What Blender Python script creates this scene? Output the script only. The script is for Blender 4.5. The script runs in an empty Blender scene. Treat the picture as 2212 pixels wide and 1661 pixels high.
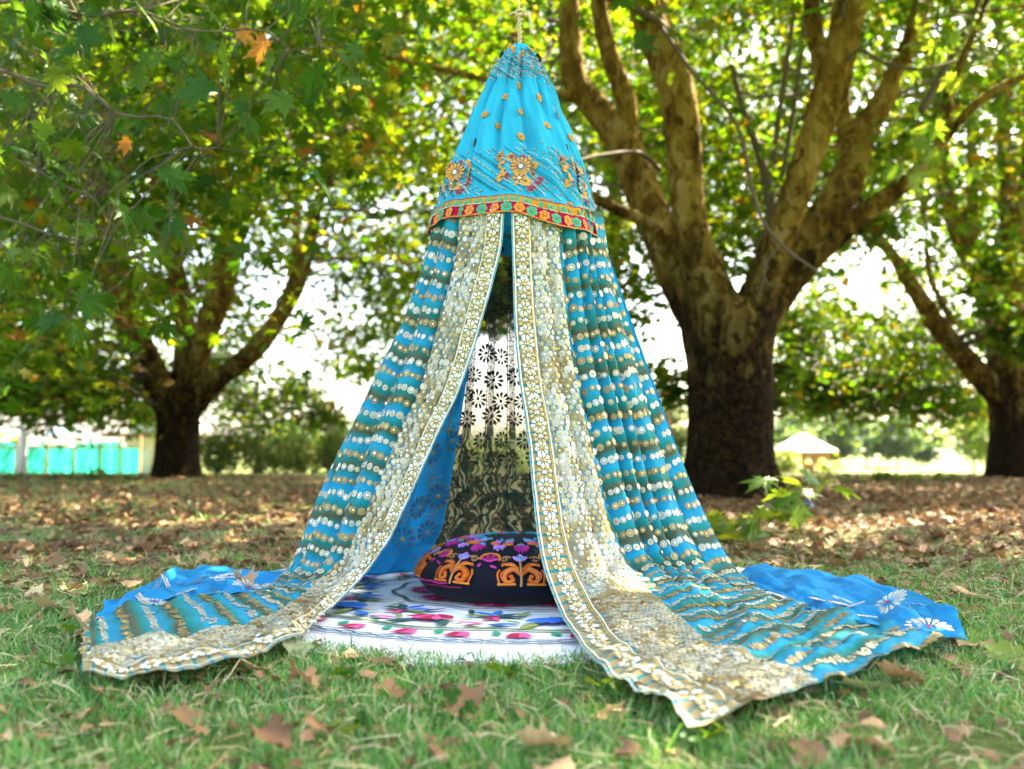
import bpy, math, random
import numpy as np
from mathutils import Vector, Matrix, noise as mnoise

random.seed(7)
RNG = np.random.default_rng(11)
PI = math.pi
sc = bpy.context.scene
col = sc.collection

# ---------------------------------------------------------------- camera
CAM_H = 0.5
PITCH = math.radians(3.82)
FPX = 2212 * 35 / 36.0
cam_d = bpy.data.cameras.new('camera')
cam = bpy.data.objects.new('camera', cam_d)
col.objects.link(cam)
cam.location = (0, 0, CAM_H)
cam.rotation_euler = (math.radians(90) + PITCH, 0, 0)
cam_d.lens = 35
cam_d.sensor_width = 36
cam_d.clip_start = 0.05
cam_d.clip_end = 3000
cam_d.dof.use_dof = True
cam_d.dof.focus_distance = 2.95
cam_d.dof.aperture_fstop = 2.2
sc.camera = cam

# ---------------------------------------------------------------- sky, sun, exposure
SUN_EL, SUN_AZ = 50, 48          # degrees; azimuth measured from the view direction (+Y) towards +X
world = bpy.data.worlds.new('World')
sc.world = world
world.use_nodes = True
wn = world.node_tree
wn.nodes.clear()
sky = wn.nodes.new('ShaderNodeTexSky')
sky.sky_type = 'NISHITA'
sky.sun_disc = False
sky.sun_elevation = math.radians(SUN_EL)
sky.sun_rotation = math.radians(SUN_AZ)
sky.dust_density = 3.0
sky.air_density = 0.8
sky.ozone_density = 0.6
bg = wn.nodes.new('ShaderNodeBackground')
bg.inputs['Strength'].default_value = 0.085
wo = wn.nodes.new('ShaderNodeOutputWorld')
wn.links.new(sky.outputs[0], bg.inputs[0])
wn.links.new(bg.outputs[0], wo.inputs[0])
sun_d = bpy.data.lights.new('sun', 'SUN')
sun_d.energy = 5.0
sun_d.angle = math.radians(0.5)
sun_d.color = (1.0, 0.93, 0.82)
sun = bpy.data.objects.new('sun', sun_d)
col.objects.link(sun)
_sd = Vector((math.sin(math.radians(SUN_AZ)) * math.cos(math.radians(SUN_EL)),
              math.cos(math.radians(SUN_AZ)) * math.cos(math.radians(SUN_EL)),
              math.sin(math.radians(SUN_EL))))
sun.rotation_euler = _sd.to_track_quat('Z', 'Y').to_euler()
sun.location = (4, 6, 20)
sc.view_settings.view_transform = 'Standard'
sc.view_settings.look = 'None'
sc.view_settings.gamma = 1.0
sc.view_settings.exposure = 3.8
sc.view_settings.use_white_balance = True       # the camera is balanced for open shade
sc.view_settings.white_balance_temperature = 7600
sc.view_settings.white_balance_tint = 6
cy = sc.cycles
cy.use_denoising = True
cy.max_bounces = 8
cy.diffuse_bounces = 4
cy.glossy_bounces = 3
cy.transmission_bounces = 6
cy.transparent_max_bounces = 16
cy.caustics_reflective = False
cy.caustics_refractive = False
cy.sample_clamp_indirect = 6.0

# ---------------------------------------------------------------- helpers
CP, SP = math.cos(PITCH), math.sin(PITCH)


def at(x, y, D):
    """World point at depth D (metres along +Y) seen in the direction of photo position x, y (2212 px wide)."""
    dx = (x - 1106) / FPX
    dy = (830.5 - y) / FPX
    d = np.array([dx, CP - SP * dy, SP + CP * dy])
    return np.array([0, 0, CAM_H]) + d * (D / d[1])


def gd(x, y, z=0.0):
    """World point on the ground (height z)."""
    dx = (x - 1106) / FPX
    dy = (830.5 - y) / FPX
    d = np.array([dx, CP - SP * dy, SP + CP * dy])
    return np.array([0, 0, CAM_H]) + d * ((z - CAM_H) / d[2])


def hermite(ks, P, q):
    ks = np.asarray(ks, float)
    P = np.asarray(P, float)
    q = np.clip(np.asarray(q, float), ks[0], ks[-1])
    n = len(ks)
    m = np.zeros_like(P)
    for i in range(n):
        a, b = max(0, i - 1), min(n - 1, i + 1)
        m[i] = (P[b] - P[a]) / (ks[b] - ks[a])
    i = np.clip(np.searchsorted(ks, q, side='right') - 1, 0, n - 2)
    h = (ks[i + 1] - ks[i])
    t = (q - ks[i]) / h
    if P.ndim > 1:
        h = h[..., None]
        t = t[..., None]
    t2, t3 = t * t, t * t * t
    return (2*t3-3*t2+1)*P[i] + (t3-2*t2+t)*h*m[i] + (-2*t3+3*t2)*P[i+1] + (t3-t2)*h*m[i+1]


def link(o, parent=None):
    col.objects.link(o)
    if parent is not None:
        o.parent = parent
    return o


def tag(o, label=None, cat=None, group=None, kind=None):
    if label:
        o['label'] = label
    if cat:
        o['category'] = cat
    if group:
        o['group'] = group
    if kind:
        o['kind'] = kind
    return o


def empty(name, loc=(0, 0, 0)):
    o = bpy.data.objects.new(name, None)
    o.location = loc
    o.empty_display_size = 0.1
    return link(o)


def np_mesh(name, V, F, mats, uv=None, midx=None, smooth=False):
    """V (n,3), F (m,k) of one polygon size k or a list of such arrays; uv per vertex."""
    V = np.asarray(V, np.float32)
    Fs = F if isinstance(F, list) else [F]
    Fs = [np.asarray(f, np.int32) for f in Fs if len(f)]
    me = bpy.data.meshes.new(name)
    me.vertices.add(len(V))
    me.vertices.foreach_set('co', V.ravel())
    loops = np.concatenate([f.ravel() for f in Fs])
    sizes = np.concatenate([np.full(len(f), f.shape[1], np.int32) for f in Fs])
    starts = np.concatenate([[0], np.cumsum(sizes)[:-1]]).astype(np.int32)
    me.loops.add(len(loops))
    me.loops.foreach_set('vertex_index', loops)
    me.polygons.add(len(sizes))
    me.polygons.foreach_set('loop_start', starts)
    me.polygons.foreach_set('loop_total', sizes)
    if midx is not None:
        me.polygons.foreach_set('material_index', np.asarray(midx, np.int32))
    me.update(calc_edges=True)
    if smooth:
        me.polygons.foreach_set('use_smooth', np.ones(len(sizes), bool))
    if uv is not None:
        l = me.uv_layers.new(name='UVMap')
        l.data.foreach_set('uv', np.asarray(uv, np.float32)[loops].ravel())
    for m in (mats if isinstance(mats, (list, tuple)) else [mats]):
        me.materials.append(m)
    me.validate(verbose=False)
    return me


def mobj(name, me, parent=None):
    return link(bpy.data.objects.new(name, me), parent)


class MB:
    """Collects polygons with material slots."""
    def __init__(s):
        s.V, s.F, s.M, s.U = [], [], [], []

    def fan(s, pts, c, m=0):
        b = len(s.V)
        s.V.append(tuple(c)); s.U.append((0, 0))
        n = len(pts)
        for i, p in enumerate(pts):
            s.V.append(tuple(p)); s.U.append((math.cos(2*PI*i/n), math.sin(2*PI*i/n)))
        for i in range(n):
            s.F.append((b, b+1+i, b+1+(i+1) % n)); s.M.append(m)

    def strip(s, A, B, m=0):
        b = len(s.V)
        for i, (p, q) in enumerate(zip(A, B)):
            s.V += [tuple(p), tuple(q)]
            s.U += [(i, 0), (i, 1)]
        for i in range(len(A)-1):
            k = b+2*i
            s.F.append((k, k+2, k+3, k+1)); s.M.append(m)

    def tube(s, pts, rad, seg=6, m=0, closed=True):
        V, F = tube_np(pts, rad, seg)
        b = len(s.V)
        s.V += [tuple(v) for v in V]
        s.U += [(0, 0)]*len(V)
        s.F += [tuple(int(i)+b for i in f) for f in F]
        s.M += [m]*len(F)
        if closed:
            n = len(pts)
            s.F.append(tuple(b+i for i in range(seg))[::-1]); s.M.append(m)
            s.F.append(tuple(b+(n-1)*seg+i for i in range(seg))); s.M.append(m)

    def box(s, c, h, m=0):
        b = len(s.V)
        for dz in (-1, 1):
            for dx, dy in ((-1, -1), (1, -1), (1, 1), (-1, 1)):
                s.V.append((c[0]+dx*h[0], c[1]+dy*h[1], c[2]+dz*h[2])); s.U.append((0, 0))
        for f in ((3, 2, 1, 0), (4, 5, 6, 7), (0, 1, 5, 4), (1, 2, 6, 5), (2, 3, 7, 6), (3, 0, 4, 7)):
            s.F.append(tuple(b+i for i in f)); s.M.append(m)

    def build(s, name, mats, parent=None, smooth=False):
        me = bpy.data.meshes.new(name)
        me.from_pydata(s.V, [], s.F)
        me.polygons.foreach_set('material_index', s.M)
        if smooth:
            me.polygons.foreach_set('use_smooth', [True]*len(s.F))
        l = me.uv_layers.new(name='UVMap')
        idx = np.zeros(len(me.loops), np.int32)
        me.loops.foreach_get('vertex_index', idx)
        l.data.foreach_set('uv', np.asarray(s.U, np.float32)[idx].ravel())
        for m in (mats if isinstance(mats, (list, tuple)) else [mats]):
            me.materials.append(m)
        me.update()
        if name is None:
            return me
        return mobj(name, me, parent)


def tube_np(pts, rad, seg=6):
    P = np.asarray(pts, float)
    n = len(P)
    R = np.broadcast_to(np.asarray(rad, float), (n,))
    T = np.gradient(P, axis=0)
    T /= np.linalg.norm(T, axis=1)[:, None] + 1e-12
    ref = np.array([0.31, 0.17, 0.93]) if abs(T[0][2]) < 0.9 else np.array([1.0, 0.1, 0])
    N = np.cross(T[0], ref); N /= np.linalg.norm(N)
    a = np.arange(seg)*2*PI/seg
    V = []
    for i in range(n):
        N = N - T[i]*np.dot(N, T[i]); N /= np.linalg.norm(N)+1e-12
        B = np.cross(T[i], N)
        V.append(P[i] + R[i]*(np.cos(a)[:, None]*N + np.sin(a)[:, None]*B))
    V = np.concatenate(V)
    F = []
    for i in range(n-1):
        for j in range(seg):
            k = (j+1) % seg
            F.append((i*seg+j, i*seg+k, (i+1)*seg+k, (i+1)*seg+j))
    return V, np.array(F)


def rot_random(n, tilt_min, tilt_max, rng=RNG):
    """n rotation matrices: local Z tilted away from world up by tilt, spun freely."""
    t = rng.uniform(tilt_min, tilt_max, n)
    a = rng.uniform(0, 2*PI, n)
    b = rng.uniform(0, 2*PI, n)
    z = np.stack([np.sin(t)*np.cos(a), np.sin(t)*np.sin(a), np.cos(t)], 1)
    ref = np.stack([np.cos(b), np.sin(b), np.zeros(n)+0.01], 1)
    x = np.cross(ref, z); x /= np.linalg.norm(x, axis=1)[:, None]
    y = np.cross(z, x)
    return np.stack([x, y, z], 2)


def instance(TV, TF, M, T, S):
    V = np.einsum('nij,pj->npi', M, TV)*S[:, None, None] + T[:, None, :]
    n, p = len(T), len(TV)
    F = (TF[None] + (np.arange(n)*p)[:, None, None]).reshape(-1, TF.shape[1])
    return V.reshape(-1, 3), F


def inside(poly, X, Y):
    poly = np.asarray(poly)[:, :2]
    r = np.zeros(X.shape, bool)
    j = len(poly)-1
    for i in range(len(poly)):
        xi, yi = poly[i]; xj, yj = poly[j]
        c = ((yi > Y) != (yj > Y)) & (X < (xj-xi)*(Y-yi)/(yj-yi+1e-12)+xi)
        r ^= c
        j = i
    return r


def vnoise(x, y, s=1.0, seed=0.0):
    """cheap smooth 2-D noise, vectorised, about -1..1"""
    x = x*s+seed*13.7; y = y*s-seed*7.1
    return (np.sin(x*1.7+1.3*np.sin(y*1.1+seed)) + np.sin(y*1.9+1.7*np.sin(x*0.83+2+seed)) +
            0.6*np.sin(2.9*x+2.3*y+seed)+0.5*np.sin(3.7*y-3.1*x+1.1))/3.1


# ---------------------------------------------------------------- materials
class G:
    def __init__(s, name):
        s.m = bpy.data.materials.new(name)
        s.m.use_nodes = True
        s.t = s.m.node_tree
        s.t.nodes.clear()
        s.o = s.t.nodes.new('ShaderNodeOutputMaterial')

    def n(s, typ, props=None, **inp):
        nd = s.t.nodes.new('ShaderNode'+typ)
        for k, v in (props or {}).items():
            setattr(nd, k, v)
        for k, v in inp.items():
            key = int(k[1:]) if k[0] == 'i' and k[1:].isdigit() else k.replace('_', ' ')
            s.put(nd.inputs[key], v)
        return nd

    def put(s, sock, v):
        if isinstance(v, bpy.types.NodeSocket):
            s.t.links.new(v, sock)
        elif isinstance(v, bpy.types.Node):
            s.t.links.new(v.outputs[0], sock)
        else:
            if sock.type == 'RGBA' and len(v) == 3:
                v = (*v, 1)
            sock.default_value = v

    def math(s, op, a, b=0.0, c=0.0):
        return s.n('Math', {'operation': op}, i0=a, i1=b, i2=c).outputs[0]

    def ramp(s, fac, stops, interp='LINEAR'):
        r = s.n('ValToRGB', Fac=fac)
        e = r.color_ramp.elements
        r.color_ramp.interpolation = interp
        while len(e) < len(stops):
            e.new(0.5)
        for i, (p, c) in enumerate(stops):
            e[i].position = p
            e[i].color = (*c, 1) if len(c) == 3 else c
        return r.outputs[0]

    def mix(s, f, a, b, bt='MIX'):
        r = s.n('Mix', {'data_type': 'RGBA', 'blend_type': bt})
        s.put(r.inputs[0], f); s.put(r.inputs[6], a); s.put(r.inputs[7], b)
        return r.outputs[2]

    def noise(s, scale, detail=3, vec=None, rough=0.5, dist=0.0):
        r = s.n('TexNoise', Scale=scale, Detail=detail, Roughness=rough, Distortion=dist)
        if vec is not None:
            s.put(r.inputs['Vector'], vec)
        return r.outputs[0]

    def bsdf(s, color, rough=0.7, metal=0.0, spec=0.3, normal=None, sheen=0.0):
        r = s.n('BsdfPrincipled', Base_Color=color, Roughness=rough, Metallic=metal)
        s.put(r.inputs['Specular IOR Level'], spec)
        if sheen:
            s.put(r.inputs['Sheen Weight'], sheen)
        if normal is not None:
            s.put(r.inputs['Normal'], normal)
        return r.outputs[0]

    def bump(s, h, strength=0.5, dist=0.01):
        return s.n('Bump', Strength=strength, Distance=dist, Height=h).outputs[0]

    def mixs(s, f, a, b):
        r = s.n('MixShader', i0=f, i1=a, i2=b)
        return r.outputs[0]

    def out(s, sh):
        s.t.links.new(sh, s.o.inputs[0])
        return s.m


def plain(name, c, rough=0.7, metal=0.0, spec=0.3, var=0.25, scale=40.0):
    g = G(name)
    tc = g.n('TexCoord').outputs['Object']
    nz = g.noise(scale, 3, tc)
    d = tuple(x*(1-var) for x in c)
    l = tuple(min(1, x*(1+var)) for x in c)
    return g.out(g.bsdf(g.ramp(nz, [(0.3, d), (0.7, l)]), rough, metal, spec, g.bump(nz, 0.2, 0.002)))


def thread(name, c, metal=0.0, rough=0.6):
    """embroidery thread: fine streaks"""
    g = G(name)
    tc = g.n('TexCoord').outputs['Object']
    nz = g.noise(350.0, 2, tc)
    d = tuple(x*0.6 for x in c)
    l = tuple(min(1, x*1.3) for x in c)
    return g.out(g.bsdf(g.ramp(nz, [(0.3, d), (0.7, l)]), rough, metal, 0.4, g.bump(nz, 0.5, 0.002)))


def leaf_mat(name, stops, trans, island=True, rough=0.45, tmix=0.45, spec=0.4):
    g = G(name)
    if island:
        rnd = g.n('NewGeometry').outputs['Random Per Island']
    else:
        rnd = g.n('ObjectInfo').outputs['Random']
    c = g.ramp(rnd, stops)
    tc = g.n('TexCoord').outputs['Object']
    nz = g.noise(25.0, 3, tc)
    c = g.mix(0.5, c, g.mix(nz, (0.25, 0.25, 0.25), (1.6, 1.6, 1.5)), 'MULTIPLY')
    c2 = g.mix(0.6, c, g.ramp(rnd, trans))
    p = g.bsdf(c, rough, 0, spec)
    t = g.n('BsdfTranslucent', Color=c2).outputs[0]
    return g.out(g.mixs(tmix, p, t))


def cloth(name, colour, trans=0.3, rough=0.8, tcol=None, weave=900.0):
    """colour: callable(g)->socket or a tuple"""
    g = G(name)
    c = colour(g) if callable(colour) else g.n('RGB').outputs[0]
    if not callable(colour):
        tc0 = g.n('TexCoord').outputs['Object']
        nz0 = g.noise(6.0, 4, tc0)
        c = g.ramp(nz0, [(0.3, tuple(x*0.85 for x in colour)), (0.7, tuple(min(1, x*1.12) for x in colour))])
    tc = g.n('TexCoord').outputs['Object']
    nz = g.noise(weave, 1, tc)
    nz2 = g.noise(45.0, 3, tc)
    h = g.math('ADD', nz, g.math('MULTIPLY', nz2, 2.0))
    p = g.bsdf(c, rough, 0, 0.12, g.bump(h, 0.3, 0.003), 0.05)
    t = g.n('BsdfTranslucent', Color=c).outputs[0]
    return g.out(g.mixs(trans, p, t))


def m_ground():
    g = G('lawn_soil')
    tc = g.n('TexCoord').outputs['Object']
    sep = g.n('SeparateXYZ', Vector=tc)
    big = g.noise(0.9, 4, tc)
    fine = g.noise(38.0, 4, tc, 0.65)
    mid = g.noise(9.0, 4, tc, 0.6)
    soil = g.ramp(fine, [(0.3, (0.045, 0.03, 0.016)), (0.55, (0.12, 0.08, 0.045)), (0.75, (0.26, 0.19, 0.11))])
    turf = g.ramp(fine, [(0.3, (0.03, 0.055, 0.012)), (0.55, (0.09, 0.13, 0.03)), (0.75, (0.22, 0.22, 0.09))])
    f = g.math('ADD', g.math('MULTIPLY', mid, 0.9), g.math('MULTIPLY', big, 0.7))
    near = g.ramp(g.math('MULTIPLY', sep.outputs[1], 0.05), [(0.2, (0.5, 0.5, 0.5)), (0.3, (0.08, 0.08, 0.08))])
    far = g.ramp(g.math('MULTIPLY', sep.outputs[1], 0.02), [(0.38, (0, 0, 0)), (0.52, (1, 1, 1))])
    w = g.ramp(g.math('ADD', f, near), [(0.85, (0, 0, 0)), (1.25, (1, 1, 1))])
    c = g.mix(w, soil, turf)
    field = g.ramp(mid, [(0.3, (0.09, 0.13, 0.035)), (0.7, (0.17, 0.18, 0.07))])
    c = g.mix(far, c, field)
    return g.out(g.bsdf(c, 0.95, 0, 0.1, g.bump(g.math('ADD', fine, g.math('MULTIPLY', mid, 3.0)), 0.8, 0.02)))


def m_bark(name, lo, hi, tint=(1, 1, 1)):
    """plane bark: dark cracked at the butt, flaking to ochre and grey-green above"""
    g = G(name)
    tc = g.n('TexCoord').outputs['Object']
    st = g.n('Mapping', {'vector_type': 'POINT'}, Vector=tc)
    st.inputs['Scale'].default_value = (1, 1, 0.55)
    v = st.outputs[0]
    dist = g.noise(3.5, 4, v)
    warp = g.n('VectorMath', {'operation': 'MULTIPLY_ADD'})
    g.put(warp.inputs[0], g.n('TexNoise', Vector=v, Scale=7.0, Detail=3.0).outputs[1])
    warp.inputs[1].default_value = (0.22, 0.22, 0.22)
    g.put(warp.inputs[2], v)
    wv = warp.outputs[0]
    vor = g.n('TexVoronoi', Vector=wv, Scale=17.0)
    cellr = g.n('SeparateColor', Color=vor.outputs['Color']).outputs[0]
    flake = g.math('ADD', g.math('MULTIPLY', cellr, 0.36), g.math('MULTIPLY', dist, 0.82))
    pale = g.ramp(flake, [(0.25, (0.05, 0.024, 0.006)), (0.40, (0.15, 0.08, 0.015)), (0.55, (0.27, 0.155, 0.024)),
                          (0.72, (0.43, 0.28, 0.055)), (0.92, (0.50, 0.39, 0.15))])
    fine = g.noise(60.0, 4, v, 0.65)
    wave = g.n('TexNoise', Vector=g.n('Mapping', Vector=tc).outputs[0], Scale=14.0, Detail=5.0, Roughness=0.7).outputs[0]
    dark = g.ramp(g.math('ADD', g.math('MULTIPLY', fine, 0.5), g.math('MULTIPLY', wave, 0.5)),
                  [(0.36, (0.003, 0.0015, 0.0007)), (0.5, (0.018, 0.010, 0.0035)), (0.6, (0.07, 0.038, 0.011)), (0.72, (0.035, 0.03, 0.008))])
    z = g.n('SeparateXYZ', Vector=tc).outputs[2]
    zz = g.math('ADD', z, g.math('MULTIPLY', g.math('ADD', g.math('SUBTRACT', dist, 0.5), g.math('MULTIPLY', g.math('SUBTRACT', cellr, 0.5), 0.25)), 3.2))
    f = g.n('MapRange', Value=zz, i1=lo, i2=hi).outputs[0]
    c = g.mix(f, dark, pale)
    c = g.mix(0.5, c, g.ramp(fine, [(0.3, (0.5, 0.5, 0.5)), (0.7, (1.25, 1.25, 1.25))]), 'MULTIPLY')
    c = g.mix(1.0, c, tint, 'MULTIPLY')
    edge = g.n('TexVoronoi', {'feature': 'DISTANCE_TO_EDGE'}, Vector=wv, Scale=17.0).outputs[0]
    h = g.math('ADD', g.math('MULTIPLY', g.math('MINIMUM', edge, 0.12), 4.0), g.math('ADD', fine, g.math('MULTIPLY', wave, 2.5)))
    return g.out(g.bsdf(c, 0.9, 0, 0.05, g.bump(h, 1.0, 0.05)))


def stripe_colour(g):
    uv = g.n('UVMap').outputs[0]
    s = g.n('SeparateXYZ', Vector=uv)
    u, v = s.outputs[0], s.outputs[1]
    nz = g.n('TexNoise', {'noise_dimensions': '1D'}, W=g.math('MULTIPLY', v, 5.0), Scale=1.0, Detail=1.0).outputs[0]
    nz2 = g.noise(14.0, 2, g.n('TexCoord').outputs['Object'])
    t = g.math('ADD', g.math('MULTIPLY', v, 7.4), g.math('ADD', g.math('MULTIPLY', nz, 0.9), g.math('MULTIPLY', nz2, 0.25)))
    t = g.math('FRACT', t)
    st = g.ramp(t, [(0.0, (0.0, 0.30, 0.49)), (0.2, (0.0, 0.35, 0.52)), (0.36, (0.003, 0.27, 0.27)), (0.5, (0.01, 0.20, 0.17)),
                    (0.61, (0.095, 0.115, 0.06)), (0.69, (0.08, 0.115, 0.07)), (0.8, (0.004, 0.24, 0.24)), (0.93, (0.0, 0.28, 0.45))])
    pn = g.noise(9.0, 3, g.n('TexCoord').outputs['Object'])
    pan = g.ramp(pn, [(0.35, (0.26, 0.19, 0.08)), (0.46, (0.44, 0.39, 0.26)), (0.58, (0.08, 0.32, 0.36)), (0.68, (0.48, 0.45, 0.34))])
    edge = g.mix(g.ramp(g.math('FRACT', g.math('MULTIPLY', v, 30.0)), [(0.2, (0, 0, 0)), (0.3, (1, 1, 1))]),
                 (0.02, 0.26, 0.27), (0.40, 0.31, 0.15))
    c = g.mix(g.math('GREATER_THAN', u, 0.6), st, pan)
    return g.mix(g.math('GREATER_THAN', u, 0.86), c, edge)


def m_rosette(name, c1, c2):
    """radial thread work with open gaps between the threads"""
    g = G(name)
    uv = g.n('UVMap').outputs[0]
    s = g.n('SeparateXYZ', Vector=uv)
    ang = g.math('ARCTAN2', s.outputs[1], s.outputs[0])
    rad = g.n('VectorMath', {'operation': 'LENGTH'}, i0=uv).outputs[1]
    rays = g.math('SINE', g.math('MULTIPLY', ang, 16.0))
    ring = g.math('GREATER_THAN', rad, 0.86)
    a = g.math('MAXIMUM', g.math('GREATER_THAN', rays, -0.5), ring)
    rnd = g.n('NewGeometry').outputs['Random Per Island']
    c = g.ramp(rnd, [(0.0, c1), (1.0, c2)])
    p = g.bsdf(c, 0.5, 0.25, 0.5)
    return g.out(g.mixs(a, g.n('BsdfTransparent').outputs[0], p))


def m_net():
    g = G('sheer_net')
    tc = g.n('TexCoord').outputs['Object']
    uv = g.n('UVMap').outputs[0]
    v = g.n('SeparateXYZ', Vector=uv).outputs[1]
    u = g.n('SeparateXYZ', Vector=uv).outputs[0]
    wv = g.n('TexNoise', Vector=uv, Scale=9.0, Detail=1.0).outputs[1]
    wp = g.n('VectorMath', {'operation': 'MULTIPLY_ADD'})
    g.put(wp.inputs[0], wv); wp.inputs[1].default_value = (0.16, 0.16, 0); g.put(wp.inputs[2], uv)
    vo = g.n('TexVoronoi', {'feature': 'F1'}, Vector=wp.outputs[0], Scale=26.0)
    wav = g.n('TexWave', Vector=wp.outputs[0], Scale=11.0, Distortion=9.0, Detail=2.0)
    wav.inputs['Detail Scale'].default_value = 1.4
    leaf = g.ramp(wav.outputs[1], [(0.52, (0.02, 0.06, 0.045)), (0.58, (0.50, 0.42, 0.22))])
    leaf = g.mix(g.math('GREATER_THAN', vo.outputs[0], 0.62), leaf, (0.015, 0.05, 0.04))
    opaque = g.n('MapRange', Value=v, i1=0.6, i2=0.86).outputs[0]      # woven print in the lower third, bare net above
    c = g.mix(opaque, (0.02, 0.026, 0.022), leaf)
    d = g.mixs(0.3, g.bsdf(c, 0.8), g.n('BsdfTranslucent', Color=c).outputs[0])
    fine = g.noise(160.0, 1, tc)
    a = g.math('MAXIMUM', g.math('MULTIPLY', opaque, 0.86), g.math('ADD', 0.55, g.math('MULTIPLY', g.math('GREATER_THAN', fine, 0.55), 0.3)))
    pl = g.math('SINE', g.math('MULTIPLY', u, 2*PI*9.0))
    a = g.math('MINIMUM', 0.985, g.math('ADD', a, g.math('MULTIPLY', g.math('GREATER_THAN', pl, 0.55), 0.3)))
    return g.out(g.mixs(a, g.n('BsdfTransparent').outputs[0], d))


M = {}
M['ground'] = m_ground()
M['bark'] = m_bark('plane_bark', 1.4, 3.7)
M['bark_far'] = m_bark('far_plane_bark', 1.2, 3.4, (0.9, 0.88, 0.82))  # same bark in a slightly darker tint for the farther trees
M['twig'] = plain('twig_bark', (0.10, 0.075, 0.045), 0.9, scale=60)
GREEN = [(0.0, (0.008, 0.04, 0.003)), (0.45, (0.018, 0.066, 0.004)), (0.8, (0.045, 0.09, 0.005)), (0.95, (0.12, 0.11, 0.01)), (0.97, (0.20, 0.07, 0.01)), (1.0, (0.22, 0.075, 0.012))]
GTRANS = [(0.0, (0.12, 0.34, 0.010)), (0.6, (0.28, 0.46, 0.012)), (0.94, (0.48, 0.50, 0.02)), (1.0, (0.55, 0.25, 0.02))]
M['leaf'] = leaf_mat('plane_foliage', GREEN, GTRANS, True, 0.5, 0.5, 0.15)
M['leaf_part'] = leaf_mat('plane_leaf', [(0.0, (0.012, 0.065, 0.006)), (0.6, (0.024, 0.10, 0.009)), (1.0, (0.06, 0.12, 0.01))],
                          [(0.0, (0.12, 0.32, 0.02)), (1.0, (0.40, 0.50, 0.02))], False, 0.5, 0.35, 0.15)
M['leaf_fresh'] = leaf_mat('fresh_leaf', [(0.0, (0.07, 0.17, 0.02)), (1.0, (0.17, 0.24, 0.03))],
                           [(0.0, (0.25, 0.45, 0.02)), (1.0, (0.5, 0.6, 0.03))], False, 0.4, 0.35)
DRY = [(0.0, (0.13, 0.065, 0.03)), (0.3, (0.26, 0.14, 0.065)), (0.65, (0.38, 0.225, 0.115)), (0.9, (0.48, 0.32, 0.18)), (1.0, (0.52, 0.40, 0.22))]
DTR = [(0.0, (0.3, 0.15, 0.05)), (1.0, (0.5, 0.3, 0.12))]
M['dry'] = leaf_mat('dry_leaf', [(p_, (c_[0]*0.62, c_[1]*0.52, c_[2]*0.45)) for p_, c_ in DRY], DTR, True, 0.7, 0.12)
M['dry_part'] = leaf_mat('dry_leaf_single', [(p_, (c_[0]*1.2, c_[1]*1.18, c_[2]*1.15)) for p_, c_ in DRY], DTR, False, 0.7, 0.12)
M['dry_orange'] = leaf_mat('orange_leaf', [(0, (0.5, 0.16, 0.02)), (1, (0.6, 0.24, 0.03))], [(0, (0.7, 0.3, 0.03)), (1, (0.7, 0.35, 0.04))], False, 0.6, 0.35)
M['pale_leaf'] = leaf_mat('pale_green_leaf', [(0, (0.36, 0.40, 0.22)), (1, (0.42, 0.45, 0.26))], [(0, (0.3, 0.4, 0.1)), (1, (0.3, 0.4, 0.1))], False, 0.6, 0.15)
M['grass'] = leaf_mat('grass_blades', [(0.0, (0.03, 0.16, 0.03)), (0.4, (0.07, 0.30, 0.06)), (0.74, (0.16, 0.38, 0.08)), (0.82, (0.38, 0.40, 0.15)), (1.0, (0.60, 0.54, 0.32))],
                      [(0.0, (0.2, 0.45, 0.05)), (0.75, (0.35, 0.55, 0.08)), (1.0, (0.5, 0.45, 0.2))], True, 0.5, 0.3)
M['stripes'] = cloth('striped_sari', stripe_colour, 0.28, 0.7)
M['cap'] = cloth('turquoise_silk', (0.0, 0.43, 0.60), 0.25, 0.55)
M['blue'] = cloth('bright_blue_georgette', (0.0, 0.34, 0.70), 0.35, 0.7)
M['net'] = m_net()
M['ros_s'] = m_rosette('silver_thread_rosette', (0.50, 0.46, 0.33), (0.66, 0.62, 0.47))
M['ros_g'] = m_rosette('gold_thread_rosette', (0.27, 0.18, 0.06), (0.48, 0.36, 0.16))
M['seq_s'] = plain('silver_sequin', (0.80, 0.78, 0.72), 0.22, 0.9, 0.5, 0.05)
M['seq_g'] = plain('gold_sequin', (0.62, 0.42, 0.12), 0.28, 0.9, 0.5, 0.1)
M['t_gold'] = thread('gold_thread', (0.62, 0.38, 0.06), 0.2)
M['t_cream'] = thread('cream_thread', (0.78, 0.72, 0.55))
M['t_silver'] = thread('silver_thread', (0.70, 0.70, 0.66), 0.4, 0.4)
M['t_orange'] = thread('orange_thread', (0.72, 0.20, 0.012))
M['t_ochre'] = thread('ochre_thread', (0.60, 0.26, 0.02))
M['t_green'] = thread('emerald_thread', (0.01, 0.33, 0.16))
M['t_red'] = thread('crimson_thread', (0.50, 0.008, 0.06))
M['t_wine'] = thread('wine_thread', (0.22, 0.01, 0.05))
M['t_magenta'] = thread('magenta_thread', (0.52, 0.02, 0.28))
M['t_pink'] = thread('pink_thread', (0.80, 0.10, 0.28))
M['t_lilac'] = thread('lilac_thread', (0.50, 0.24, 0.70))
M['t_aqua'] = thread('aqua_thread', (0.06, 0.40, 0.55))
M['t_blue'] = thread('blue_thread', (0.02, 0.16, 0.66))
M['t_olive'] = thread('olive_thread', (0.26, 0.33, 0.07))
M['t_dkgreen'] = thread('dark_green_thread', (0.012, 0.085, 0.07))
M['t_black'] = thread('black_thread', (0.012, 0.014, 0.012))
M['t_purple'] = thread('purple_thread', (0.08, 0.04, 0.22))
M['t_dteal'] = thread('dark_teal_thread', (0.01, 0.10, 0.13))
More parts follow.
